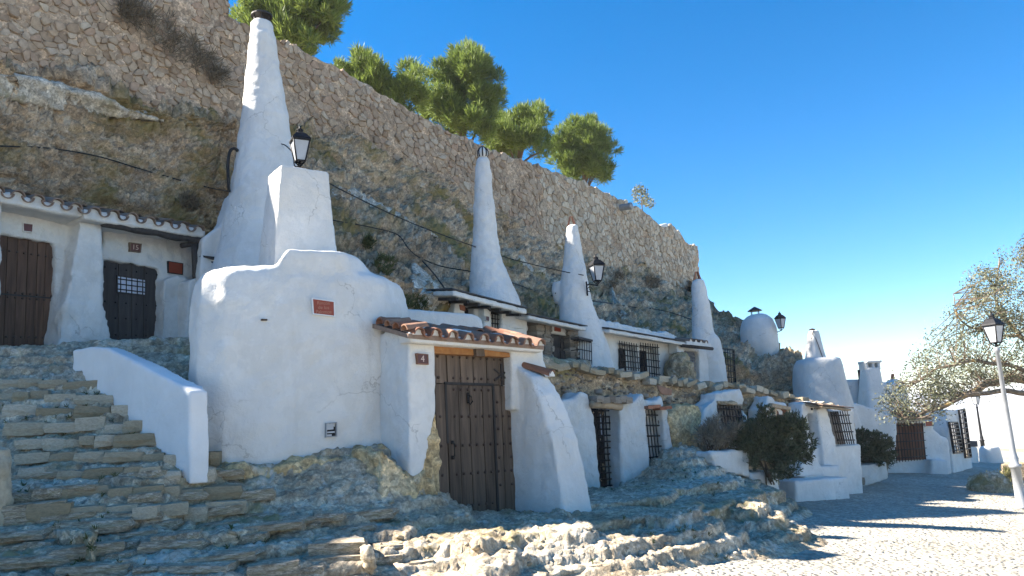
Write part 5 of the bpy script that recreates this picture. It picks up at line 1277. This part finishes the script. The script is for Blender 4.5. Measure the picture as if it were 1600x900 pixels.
# facade with the shuttered window
PF = Plane(*on_ground(1440, 738)[:2], .975, .22)
n3, d3 = PF.n3, PF.d3
fh = thing('cave_house', 'white house with red brown shuttered and barred window, under the overhanging tree', 'house', on_ground(1440, 738))
bm = bmesh.new()
slab(bm, [(1337, 672), (1372, 665), (1382, 656), (1440, 655), (1457, 656), (1460, 672), (1470, 680), (1481, 684), (1484, 690), (1490, 765), (1335, 765)], PF, .5)
slab(bm, [(1456, 718), (1482, 719), (1484, 765), (1454, 765)], PF, .5, .35)
organic('wall', bm, M['plaster'], fh, .06, 2, .02, 1.6, .3, 5, 55)
wq_ = quad([(1396, 663), (1440, 663), (1444, 716), (1402, 718)], PF, .01)
sh_ = link('shutters', bpy.data.meshes.new('s'), M['shutter'], fh); bm = bmesh.new(); qbox(bm, wq_, 0, 1, 0, 1, n3, -.05, .0); bm.to_mesh(sh_.data); bm.free()
planks(sh_, wq_, 6, n3, M['shutter'], .02, 61)
for s_ in sh_.children: s_.location = (float(n3[0]) * .022, float(n3[1]) * .022, 0)
part('frame', frame_bm(wq_, n3, .04, -.05, .03), M['shutter'], sh_)
gq = quad([(1392, 659), (1443, 658), (1449, 718), (1399, 723)], PF, .22); grille(fh, gq, 11, 5, n3, .013, 0, 'grille')
canopy(fh, [(1345, 662), (1458, 653)], PF, .45, 1.6, .07, .25, 'beam_pale', 'tile_old')
simple_window(fh, quad([(1345, 675), (1358, 673), (1361, 690), (1347, 692)], PF, .02), n3, .1, 0, 0, 'dark')
plaque('small red brown sign on the white wall right of the shuttered window', quad([(1445.5, 658.5), (1456.5, 658), (1457, 665.5), (1446, 666)], PF, .03), n3, PF, '', .1, 'plaque', 'plaster', name='wall_sign', cat='sign', rimw=.02)
# house with the long barred openings, turned away
PK = Plane(*on_ground(1492, 737)[:2], .60, .80); n3, d3 = PK.n3, PK.d3
kh = thing('cave_house', 'narrow white house end with long barred openings at the far end of the row', 'house', on_ground(1495, 735))
bm = bmesh.new(); slab(bm, [(1479, 640), (1488, 640), (1500, 640), (1506, 640), (1520, 730), (1520, 760), (1494, 760), (1486, 700)], PK, 2.0); organic('wall', bm, M['plaster'], kh, .07, 2, .015)
for q_, nv, nh in (([(1483, 661), (1495.5, 661), (1504, 706), (1490, 707)], 4, 8), ([(1498, 642), (1507, 640), (1517, 713), (1508, 714)], 3, 9)):
    qq = quad(q_, PK, .03); w_ = back_panel(kh, qq, n3, .02, 'glass', 'window'); grille(w_, quad(q_, PK, .12), nv, nh, n3, .016, 0); part('frame', frame_bm(qq, n3, .05, -.03, .04), M['iron'], w_)
# far end of the street
bm = bmesh.new(); a = on_ground(1549, 722); k = depth_of(a) / FPX; loft(bm, [ring(a + np.array([0, 0, z_ * k]), 15.5 * k * s_, 12 * k * s_, 20, .2, 3) for z_, s_ in ((-3, 1.05), (10, 1.0), (19, .95), (23, .85), (25, .6))])
tag(organic('white_block', bm, M['plaster'], None, .05, 2, .012), 'rounded white block in front of the far lamp post', 'bollard')
PZ = Plane(*on_ground(1520, 722)[:2], .99, .1); bm = bmesh.new(); slab(bm, [(1514, 697), (1528, 698), (1532, 730), (1513, 730)], PZ, .6); fw_ = thing('far_wall', 'small white wall with dark opening at the end of the street', 'wall', on_ground(1520, 722)); organic('wall', bm, M['plaster'], fw_, .06, 2, .01)
bm = bmesh.new(); slab(bm, [(1513, 690), (1527, 689), (1528, 698), (1514, 698)], PZ, .6, .02); part('dark_top', bm, M['slate'], fw_)
PY = Plane(*at(1590, 730, 24)[:2], .9, -.4); bm = bmesh.new(); slab(bm, [(1566, 726), (1580, 722), (1660, 716), (1660, 760), (1566, 745)], PY, .4); tag(organic('stone_kerb', bm, M['terrace'], None, .06, 2, .03, 2, .5, 5, 2, rock=.04), 'low dark stone wall at the plaza edge behind the near lamp post', 'wall')
# rock with dry plants on the plaza
bm = bmesh.new(); g_ = on_ground(1562, 768); loft(bm, [ring(g_ + np.array([.15 * z_, .4, z_]), r_, r_ * .7, 18, .3) for z_, r_ in ((-.2, .62), (.1, .60), (.25, .50), (.40, .34), (.46, .1))])
tag(organic('boulder', bm, M['ledge'], None, .05, 1, .08, 2, .6, 6, 8, rock=.10), 'rough pale boulder on the sunny plaza near the lamp post', 'boulder')
# lamp posts
def lamp_post(label, base, H, lean, s, mat):
    b = np.asarray(base, float); t = lantern('street_lamp', label, b + np.array([lean, 0, H]), s, R(25), 'street lamps on posts'); z_ = np.array([0, 0, 1.0]); ln = np.array([lean, 0, 0])
    bm = bmesh.new(); prof = [(0, .13), (.05, .13), (.06, .10), (.85, .095), (.86, .12), (.92, .12), (.94, .075), (1.05, .085), (1.10, .07), (1.2, .058), (H * .97, .042), (H * .975, .06), (H, .06), (H + .02, .02)]
    loft(bm, [ring(b + z_ * h_ + ln * (h_ / H), r_ * (s / .42), n=14) for h_, r_ in prof]); part('post', bm, M[mat], t, True); return t
b = on_ground(1597, 795); lamp_post('near grey street lamp post at the right edge of the plaza', b, 3.42, .0, .42, 'grey_metal')
b2 = on_ground(1538, 712); k = depth_of(b2) / FPX; lamp_post('far dark street lamp post at the end of the street', b2, 76 * k, 0, .50, 'iron')
# ------------------------------------------------------------------ stones of the stair and of the ledges
rs = random.Random(17)
stair = thing('stone_staircase', 'worn mossy stone staircase climbing to the upper left houses', 'staircase', at(150, 860, 7.6))
es = math.atan2(.30, .95)
for k, (y, xl, xr) in enumerate(((600, -30, 118), (622, -30, 142), (645, -20, 176), (668, 10, 214), (692, 20, 256), (716, 25, 318), (742, 25, 345), (770, 40, 350), (800, 45, 330))):
    p0_, p1_ = shoot(max(xl, 0), y + 8, LEDGE_BVH), shoot(xr - 4, y + 6, LEDGE_BVH)
    if p0_ is not None and p1_ is not None:
        bm = bmesh.new(); zt_ = (p0_[2] + p1_[2]) / 2 + .03; a_, b_ = np.array([*p0_[:2], zt_]), np.array([*p1_[:2], zt_]); dv_ = np.array([-.1, .5, 0]); a_ = a_ - (b_ - a_) * .15
        hexa(bm, [a_ - np.array([0, 0, .25]), b_ - np.array([0, 0, .25]), b_ + dv_ - np.array([0, 0, .25]), a_ + dv_ - np.array([0, 0, .25]), a_, b_, b_ + dv_, a_ + dv_]); organic('step', bm, M['ledge'], stair, .03, 1, .02, 2, .6, 7, 200 + k, rock=.03, flat=2)
    x = xl + rs.uniform(0, 12)
    while x < xr:
        w_px = rs.uniform(22, 62); p = shoot(x + w_px / 2, y + rs.uniform(-2, 3), LEDGE_BVH)
        if p is not None:
            kx = depth_of(p) / FPX; h = rs.uniform(.10, .16); z_ = ledge_z(p[0], p[1] + .10)
            stone_piece(stair, (p[0], p[1] + .05, p[2] + rs.uniform(-.02, .03)), w_px * kx * .97, rs.uniform(.2, .32), h, es, 'stepstone', rs, tilt=.05)
        x += w_px
y = 742.0
while y < 896:
    x = -25 + rs.uniform(0, 30)
    while x < 640:
        w_px = rs.uniform(30, 110); ok = not (x > 340 and y < 800) and not (x > 540 and y < 850) and rs.random() < .62
        p = shoot(x + w_px / 2, y + rs.uniform(-5, 5), LEDGE_BVH) if ok else None
        if p is not None: stone_piece(stair, (p[0], p[1] + .06, p[2] - rs.uniform(.0, .03)), w_px * depth_of(p) / FPX, rs.uniform(.22, .4), rs.uniform(.06, .12), es + rs.uniform(-.15, .15), 'ledge', rs, tilt=.06)
        x += w_px * rs.uniform(.9, 1.2)
    y += rs.uniform(13, 19)
p = at(-4, 765, 7.7); bm = bmesh.new(); loft(bm, [ring(p + np.array([-.1, 0, z_]), r_, r_ * .9, 14, .4, 3) for z_, r_ in ((-.5, .22), (0, .21), (.25, .2), (.38, .16), (.42, .08))])
tag(organic('boulder', bm, M['stepstone'], None, .03, 1, .03, 2, .6, 6, 90, rock=.03), 'upright brown stone cut by the left edge beside the steps', 'boulder')
# loose rubble on the ledges and at the plaza edge
def scatter(name, n, region, bvh, s0, s1, mat, seed, kind='stuff'):
    r_ = random.Random(seed); VV, FF, k = [], [], 0
    for i in range(n):
        x, y = region(r_); p = shoot(x, y, bvh)
        if p is None: continue
        s_ = r_.uniform(s0, s1) * (1 if r_.random() < .85 else 1.8); b_ = SM[r_.randrange(7)]
        m_ = Matrix.Translation(V3(p)) @ Matrix.Rotation(r_.uniform(0, 6.3), 4, 'Z') @ Matrix.Rotation(r_.uniform(-.4, .4), 4, 'X') @ Matrix.Diagonal((s_, s_ * r_.uniform(.6, 1), s_ * r_.uniform(.35, .7), 1))
        VV.append(np.array([(m_ @ v.co)[:] for v in b_.verts])); FF.append(np.array([[v.index for v in f.verts] for f in b_.faces]) + k); k += len(b_.verts)
    return tag(link(name, np_mesh(name, np.concatenate(VV), np.concatenate(FF), False), M[mat]), kind=kind)
for b_ in SM: b_.verts.index_update(); b_.verts.ensure_lookup_table()
o_ = scatter('loose_stones', 220, lambda r_: (r_.uniform(-10, 1200), r_.triangular(745, 900, 850)), LEDGE_BVH, .02, .05, 'stepstone', 5); o_['label'] = 'loose pale stones lying on the rock ledges'; o_['category'] = 'stones'

o_ = scatter('terrace_rubble', 520, lambda r_: (r_.uniform(850, 1290), r_.uniform(570, 645)), bvh_of(terr), .03, .09, 'darkstone', 6); o_['label'] = 'small rubble stones sticking out of the terrace front'; o_['category'] = 'rubble'
# ------------------------------------------------------------------ plants
def blades(pts, dirs, length, width, rnd_, n_per, spread, mat_name):
    """thin triangles fanning out from each point"""
    m = len(pts); pts = np.repeat(pts, n_per, 0); dirs = np.repeat(dirs, n_per, 0); k = len(pts)
    d = dirs + rnd_.normal(0, spread, (k, 3)); d /= np.linalg.norm(d, axis=1)[:, None] + 1e-9
    s = np.cross(d, rnd_.normal(0, 1, (k, 3))); s /= np.linalg.norm(s, axis=1)[:, None] + 1e-9
    L_ = length * rnd_.uniform(.6, 1.2, (k, 1)); b = pts + rnd_.normal(0, length * .12, (k, 3))
    V = np.stack([b - s * width * .35, b + s * width * .35, b + d * L_ * .6 + s * width * .5, b + d * L_, b + d * L_ * .6 - s * width * .5], 1).reshape(-1, 3)
    i = np.arange(k)[:, None] * 5
    F1 = np.concatenate([i, i + 1, i + 2, i + 4], 1); F2 = np.concatenate([i + 4, i + 2, i + 3], 1)
    return V, np.concatenate([np.concatenate([F1[:, :3]]), F1[:, [0, 2, 3]], F2])
def leaves(pts, size, rnd_, n_per, spread):
    pts = np.repeat(pts, n_per, 0) + rnd_.normal(0, spread, (len(pts) * n_per, 3)); k = len(pts)
    a = rnd_.normal(0, 1, (k, 3)); a /= np.linalg.norm(a, axis=1)[:, None]; b = np.cross(a, rnd_.normal(0, 1, (k, 3))); b /= np.linalg.norm(b, axis=1)[:, None]
    s = size * rnd_.uniform(.6, 1.3, (k, 1)); V = np.stack([pts - a * s * .5, pts + b * s * .28, pts + a * s * .5, pts - b * s * .28], 1).reshape(-1, 3)
    i = np.arange(k)[:, None] * 4; return V, np.concatenate([i, i + 1, i + 2, i + 3], 1)
def blob_points(blobs, D, per_m2, rnd_, shell=(.55, 1.0), dj=.6, sub=0):
    P_, N_ = [], []
    if sub:
        bl = []
        for (x, y, r) in blobs:
            for k in range(sub):
                a = rnd_.uniform(0, 6.283); q = r * rnd_.uniform(.25, .9); bl.append((x + q * math.cos(a), y + q * math.sin(a), r * rnd_.uniform(.26, .46)))
        blobs = bl; per_m2 = per_m2 * .8
    for (x, y, r) in blobs:
        c = at(x, y, D + rnd_.uniform(-dj, dj)); R_ = r * depth_of(c) / FPX; n = int(per_m2 * 4 * math.pi * R_ * R_)
        v = rnd_.normal(0, 1, (n, 3)); v /= np.linalg.norm(v, axis=1)[:, None]
        lump = 1 + .30 * noise(v * 2.3 + np.array([x, y, 0]) * .37, 3) + .22 * noise(v * 5.0 + x, 8)
        rad = R_ * rnd_.uniform(shell[0], shell[1], n) ** .6 * lump; P_.append(c + v * rad[:, None]); N_.append(v)
    return np.concatenate(P_), np.concatenate(N_)
def pine(label, blobs, D, base_px, seed, per=46):
    r_ = np.random.default_rng(seed); b = at(base_px, 300, D); b[2] = 9.55
    t = thing('pine_tree', label, 'pine tree', b, 'pine trees behind the stone wall')
    P_, N_ = blob_points(blobs, D, per, r_, (.3, 1.0), 1.0, 11); dirs = N_ * .7 + np.array([0, 0, .75])
    V, F = blades(P_, dirs, .30, .026, r_, 9, .42, 'pine'); link('crown', np_mesh('crown', V, F, False), M['pine'], t)
    bm = bmesh.new(); top = at(blobs[0][0], blobs[0][1], D); tube(bm, bez([b - np.array([0, 0, .2]), lerp(b, top, .4) + np.array([.1, 0, 0]), top], 5), list(np.linspace(.16, .05, 11)), 8)
    for (x, y, rr_) in blobs[1:]:
        c = at(x, y, D); m_ = lerp(b, top, r_.uniform(.3, .7)); tube(bm, [m_, lerp(m_, c, .5) + np.array([0, 0, .1]), c], [.06, .045, .02], 6)
    part('trunk', bm, M['bark'], t, True)
pine('large pine crown behind the tallest chimney, cut by the top of the picture', [(455, 20, 52), (395, 32, 36), (420, 6, 42), (500, 45, 36), (515, 18, 26), (470, 62, 30), (490, -10, 45), (430, 45, 32)], 23.2, 445, 1)
pine('low spreading pale green pine behind the wall, second from left', [(600, 130, 44), (560, 118, 34), (640, 150, 32), (575, 145, 36), (535, 118, 20), (562, 95, 16), (630, 118, 24), (600, 165, 34)], 25.8, 600, 2)
pine('tallest bushy pine in the middle of the group behind the wall', [(722, 115, 46), (700, 140, 42), (752, 125, 36), (722, 165, 46), (732, 85, 26), (765, 160, 26), (685, 165, 32), (700, 195, 28), (755, 190, 30)], 28.3, 720, 3)
pine('dark low pine leaning right beside the tallest pine', [(810, 195, 32), (835, 178, 22), (790, 215, 30), (842, 205, 18), (820, 228, 24), (775, 225, 26), (850, 235, 12)], 31.2, 805, 4)
pine('round isolated pine on the right above the pale wall section', [(908, 220, 36), (888, 238, 28), (935, 240, 28), (918, 196, 18), (905, 258, 30), (938, 262, 24), (880, 215, 18), (930, 215, 24)], 34.6, 908, 5)
# young olive on the wall
rg = np.random.default_rng(9); b = at(1005, 325, 37.5); b[2] = 9.6; ol = thing('olive_tree', 'tiny grey green olive bush sticking up behind the wall end', 'olive tree', b)
P_, N_ = blob_points([(1000, 305, 13), (998, 297, 8), (1012, 315, 9), (1018, 320, 5)], 37.4, 60, rg); V, F = leaves(P_, .13, rg, 2, .06); link('crown', np_mesh('crown', V, F, False), M['oak'], ol)
bm = bmesh.new(); tube(bm, [b, at(1001, 305, 37.4)], [.05, .02], 6); part('trunk', bm, M['bark'], ol, True)
# tree on the right
DT = 20.5; rg = np.random.default_rng(12); tb = on_ground(1790, 800); tr = thing('oak_tree', 'sparse grey green tree reaching in from the right edge over the houses', 'tree', tb)
limbs = [[tb + np.array([0, 0, -.2]), at(1780, 700, DT), at(1740, 630, DT), at(1660, 600, DT), at(1590, 592, DT), at(1545, 600, DT - .2), at(1500, 622, DT - .4), at(1450, 643, DT - .5), at(1412, 655, DT - .5)],
         [at(1740, 635, DT), at(1640, 618, DT - .6), at(1580, 612, DT - .8), at(1520, 616, DT - .9), at(1470, 636, DT - .9), at(1440, 655, DT - .9)],
         [at(1720, 620, DT), at(1640, 560, DT + .4), at(1590, 520, DT + .6), at(1556, 470, DT + .6), at(1562, 405, DT + .6)],
         [at(1660, 600, DT), at(1590, 575, DT - .5), at(1530, 565, DT - .8), at(1470, 575, DT - .8), at(1420, 605, DT - .8)],
         [at(1600, 528, DT + .5), at(1550, 520, DT + .3), at(1500, 500, DT + .2), at(1490, 460, DT + .2)],
         [at(1720, 600, DT), at(1660, 500, DT + .2), at(1620, 430, DT + .2), at(1600, 385, DT)]]
wid = [(.22, .03), (.10, .02), (.10, .015), (.07, .015), (.05, .01), (.09, .015)]
bm = bmesh.new(); LP = []
for l_, (a, b) in zip(limbs, wid):
    pts = bez(l_, 5); pts = [p + np.array([0, 0, .03 * math.sin(i * 1.3)]) for i, p in enumerate(pts)]; tube(bm, pts, list(np.linspace(a, b, len(pts))), 7); LP += pts[len(pts) // 3:]
part('trunk', bm, M['bark_ochre'], tr, True)
reg = [(1560, 470, 55), (1590, 430, 48), (1520, 520, 58), (1480, 560, 52), (1440, 590, 48), (1420, 622, 36), (1395, 635, 26), (1570, 540, 60), (1610, 490, 60), (1490, 600, 40), (1545, 585, 36), (1640, 430, 60), (1640, 560, 60), (1540, 440, 30), (1460, 625, 30), (1620, 395, 30)]
LPa = np.array(LP); tw, cen = bmesh.new(), []
for (x, y, r_) in reg:
    for k in range(int(r_ * .8)):
        a = rg.uniform(0, 6.283); q = r_ * math.sqrt(rg.uniform(0, 1)); c = at(x + q * math.cos(a), y + q * math.sin(a) * .85, DT + rg.uniform(-1.1, 1.1)); j = np.argsort(((LPa - c) ** 2).sum(1))[rg.integers(0, 4)]
        o_ = LPa[j]
        if np.linalg.norm(o_ - c) > 1.5: o_ = c + (o_ - c) * (1.2 / np.linalg.norm(o_ - c))
        m_ = lerp(o_, c, .55) + rg.normal(0, .06, 3) + np.array([0, 0, .05]); tube(tw, [o_, m_, c], [.014, .009, .005], 3, False)
        for f in (.55, .75, 1.0): cen.append(lerp(m_, c, (f - .5) * 2))
part('twigs', tw, M['bark'], tr); V, F = leaves(np.array(cen), .062, rg, 15, .11); link('crown', np_mesh('crown', V, F, False), M['oak'], tr)
# shrubs
def shrub(label, blobs, D, seed, mat='rosemary', per=260, L_=.13, w=.018, n_per=7, spread=.5, root=None, group=None, shell=(.35, 1.0), name='shrub', upw=.6):
    r_ = np.random.default_rng(seed); P_, N_ = blob_points(blobs, D, per, r_, shell, .4, 8); V, F = blades(P_, N_ * .7 + np.array([0, 0, upw]), L_, w, r_, n_per, spread, mat)
    xm, ym = blobs[0][0], max(b[1] + b[2] for b in blobs); b = at(xm, ym, D) if root is None else root; t = thing(name, label, 'shrub', b, group); link('foliage', np_mesh('foliage', V, F, False), M[mat], t)
    bm = bmesh.new()
    for k in range(9):
        (x, y, rr_) = blobs[k % len(blobs)]; c = at(x + r_.uniform(-.6, .6) * rr_, y - r_.uniform(-.2, .6) * rr_, D + r_.uniform(-.2, .2)); tube(bm, [b + r_.normal(0, .05, 3), lerp(b, c, .5) + r_.normal(0, .05, 3), c], [.018, .012, .006], 5)
    part('stems', bm, M['bark'], t, True); return t
DS = 15.4
shrub('grey dry shrub growing above the squarish white planter', [(1112, 685, 24), (1130, 692, 20), (1100, 680, 14), (1140, 680, 16), (1118, 665, 14)], DS + .2, 21, 'dry', 150, .16, .012, 6, .6)
shrub('large dark round bush between planter and white steps', [(1205, 690, 46), (1178, 696, 36), (1228, 700, 40), (1243, 682, 30), (1195, 672, 32), (1165, 704, 26), (1210, 718, 34), (1252, 700, 24), (1172, 682, 24), (1225, 665, 24)], DS + .4, 22, 'rosemary', 200, .09, .02, 6, .6)
shrub('yellow green leafy sprig at the top of the dark round bush', [(1240, 662, 14), (1250, 672, 11), (1232, 655, 8)], DS + .7, 23, 'yellowleaf', 160, .10, .03, 4, .7)
DB_ = float(on_ground(1350, 757)[1]) + .45
shrub('spreading dark bush filling the long low planter', [(1335, 700, 28), (1355, 695, 30), (1375, 705, 24), (1320, 708, 18), (1390, 706, 15), (1362, 712, 24), (1330, 715, 20), (1345, 685, 18)], DB_, 24, 'rosemary', 200, .09, .02, 6, .6)
g_ = on_ground(1570, 762); shrub('low pale dry plant sprawling over the plaza boulder', [(1560, 748, 14), (1578, 752, 14), (1545, 752, 10), (1590, 760, 8), (1570, 742, 9)], float(g_[1]) + .45, 25, 'yellowleaf', 130, .16, .02, 5, .7, name='dry_plant')
# scrub clinging to the wall and the cliff
r_ = np.random.default_rng(31)
for lab, area, n, s in (('dry hanging scrub on the stone wall at upper left', [(215, 25, 22), (250, 48, 26), (285, 75, 22), (318, 100, 18), (342, 120, 12), (195, 15, 14)], 170, .34),
                        ('small dry tuft on the cliff left of the wall end', [(1015, 440, 9), (1022, 444, 8)], 70, .30), ('dark tuft in the cliff behind the terrace lantern', [(965, 432, 7), (955, 445, 6)], 50, .25),
                        ('green tuft on the mossy cliff above the gate parapet', [(600, 415, 16), (575, 380, 9)], 110, .14), ('low green tuft where cliff meets the gate parapet', [(650, 475, 14), (625, 470, 10)], 90, .14),
                        ('brown dry tuft on the cliff above the upper left eave', [(293, 315, 12), (300, 322, 8)], 90, .18)):
    pts = []
    for (x, y, rr_) in area:
        for k in range(n // len(area)):
            a = r_.uniform(0, 6.28); q = rr_ * math.sqrt(r_.uniform(0, 1)); X_, Y_ = x + q * math.cos(a), y + q * math.sin(a)
            p = on(X_, Y_, PW, .12) if 'stone wall at' in lab else shoot(X_, Y_, CLIFF_BVH)
            if p is not None: pts.append(p)
    pts = np.array(pts); dv = np.tile(np.array([.5, -.6, .1 if 'hanging' in lab else .6]), (len(pts), 1)); V, F = blades(pts, dv, s, .016, r_, 8, .55, 'dry')
    t = thing('scrub_tuft', lab, 'scrub', pts[0], 'scrub on the cliff'); link('foliage', np_mesh('foliage', V, F, False), M['grass' if 'green' in lab else 'dry'], t)
# weeds on the ledges
pts = []
for k in range(420):
    x, y = r_.choice([r_.uniform(0, 430), r_.uniform(0, 300), r_.uniform(900, 1200)]), r_.uniform(600, 895)
    p = shoot(x, y, LEDGE_BVH)
    if p is not None and noise(np.array([p]) * 1.3, 77)[0] > .05: pts.append(p)
pts = np.array(pts); V, F = blades(pts, np.tile(np.array([.1, -.3, .8]), (len(pts), 1)), .06, .010, r_, 9, .6, 'grass')
o_ = tag(link('weeds', np_mesh('weeds', V, F, False), M['grass']), 'small green weeds in the cracks of the rock ledges', 'weeds', kind='stuff')

# ------------------------------------------------------------------ cables
def cable(label, pxs, r_=.016, bvhs=None, D=None):
    pts = []
    for q in pxs:
        if len(q) == 3: pts.append(at(*q)); continue
        p = shoot(q[0], q[1], CLIFF_BVH); pts.append(p + (EYE - p) / np.linalg.norm(EYE - p) * .16 if p is not None else None)
    pts = [p for p in pts if p is not None]; bm = bmesh.new(); tube(bm, bez(pts, 6), r_, 5); tag(part('cable', bm, M['cable'], None, True), label, 'cable')
cable('black cable sagging across the mossy cliff to the tallest chimney', [(-60, 222), (0, 228), (60, 230), (110, 236), (160, 246), (220, 264), (280, 281), (330, 294), (358, 299, 14.1)], .015)
cable('long black cable from the stub lantern past the slim chimney', [(472, 262, 12.6), (540, 300, 13.6), (640, 347, 15.4), (738, 384, 17.2), (790, 402, 17.8), (832, 413, 18.4), (880, 424, 18.6), (912, 430, 18.6)], .012)
cable('black cable crossing the moss behind the bulging house', [(500, 340), (530, 346), (575, 354), (620, 366), (638, 388), (655, 402), (690, 416), (735, 424, 17.2)], .014)
cable('black cable dropping on the cliff to the small terrace house', [(655, 402), (680, 430), (700, 458), (712, 470, 16.4)], .016)
cable('thin black cable between slim chimney and brick tipped chimney', [(795, 440, 17.4), (830, 452), (862, 462), (868, 458, 18.7)], .016)
cable('thin black cable along the cliff to the last terrace chimney', [(926, 470, 18.9), (955, 474), (990, 480), (1030, 484), (1060, 492), (1082, 500, 22.6)], .016)
bm = bmesh.new(); tube(bm, bez([at(x, y, d) for x, y, d in ((358, 300, 14.0), (356, 262, 14.0), (359, 238, 14.05), (366, 232, 14.1), (372, 236, 14.15))], 6), .03, 6); tag(part('conduit', bm, M['cable'], None, True), 'black conduit bent against the left side of the tallest chimney', 'conduit')
bm = bmesh.new(); c = at(371, 332, 13.9); box(bm, c, .14, .1, .2, .7); tube(bm, bez([c, at(362, 345, 13.9), at(378, 342, 13.9), at(370, 318, 13.9)], 5), .012, 5); tag(part('junction_box', bm, M['plaster_clean']), 'small white junction box on the foot of the tallest chimney', 'junction box')

# ------------------------------------------------------------------ air over the far plain
bm = bmesh.new(); box(bm, (0, 0, -39.5), 42000, 42000, 125)
hz = part('haze', bm, None); tag(hz, kind='stuff')
hm = bpy.data.materials.new('haze'); hm.use_nodes = True; hm.node_tree.nodes.clear()
ho = hm.node_tree.nodes.new('ShaderNodeOutputMaterial'); hv = hm.node_tree.nodes.new('ShaderNodeVolumePrincipled')
hv.inputs['Color'].default_value = (.93, .95, 1.0, 1); hv.inputs['Density'].default_value = .0004
hm.node_tree.links.new(hv.outputs[0], ho.inputs['Volume']); hz.data.materials.append(hm)
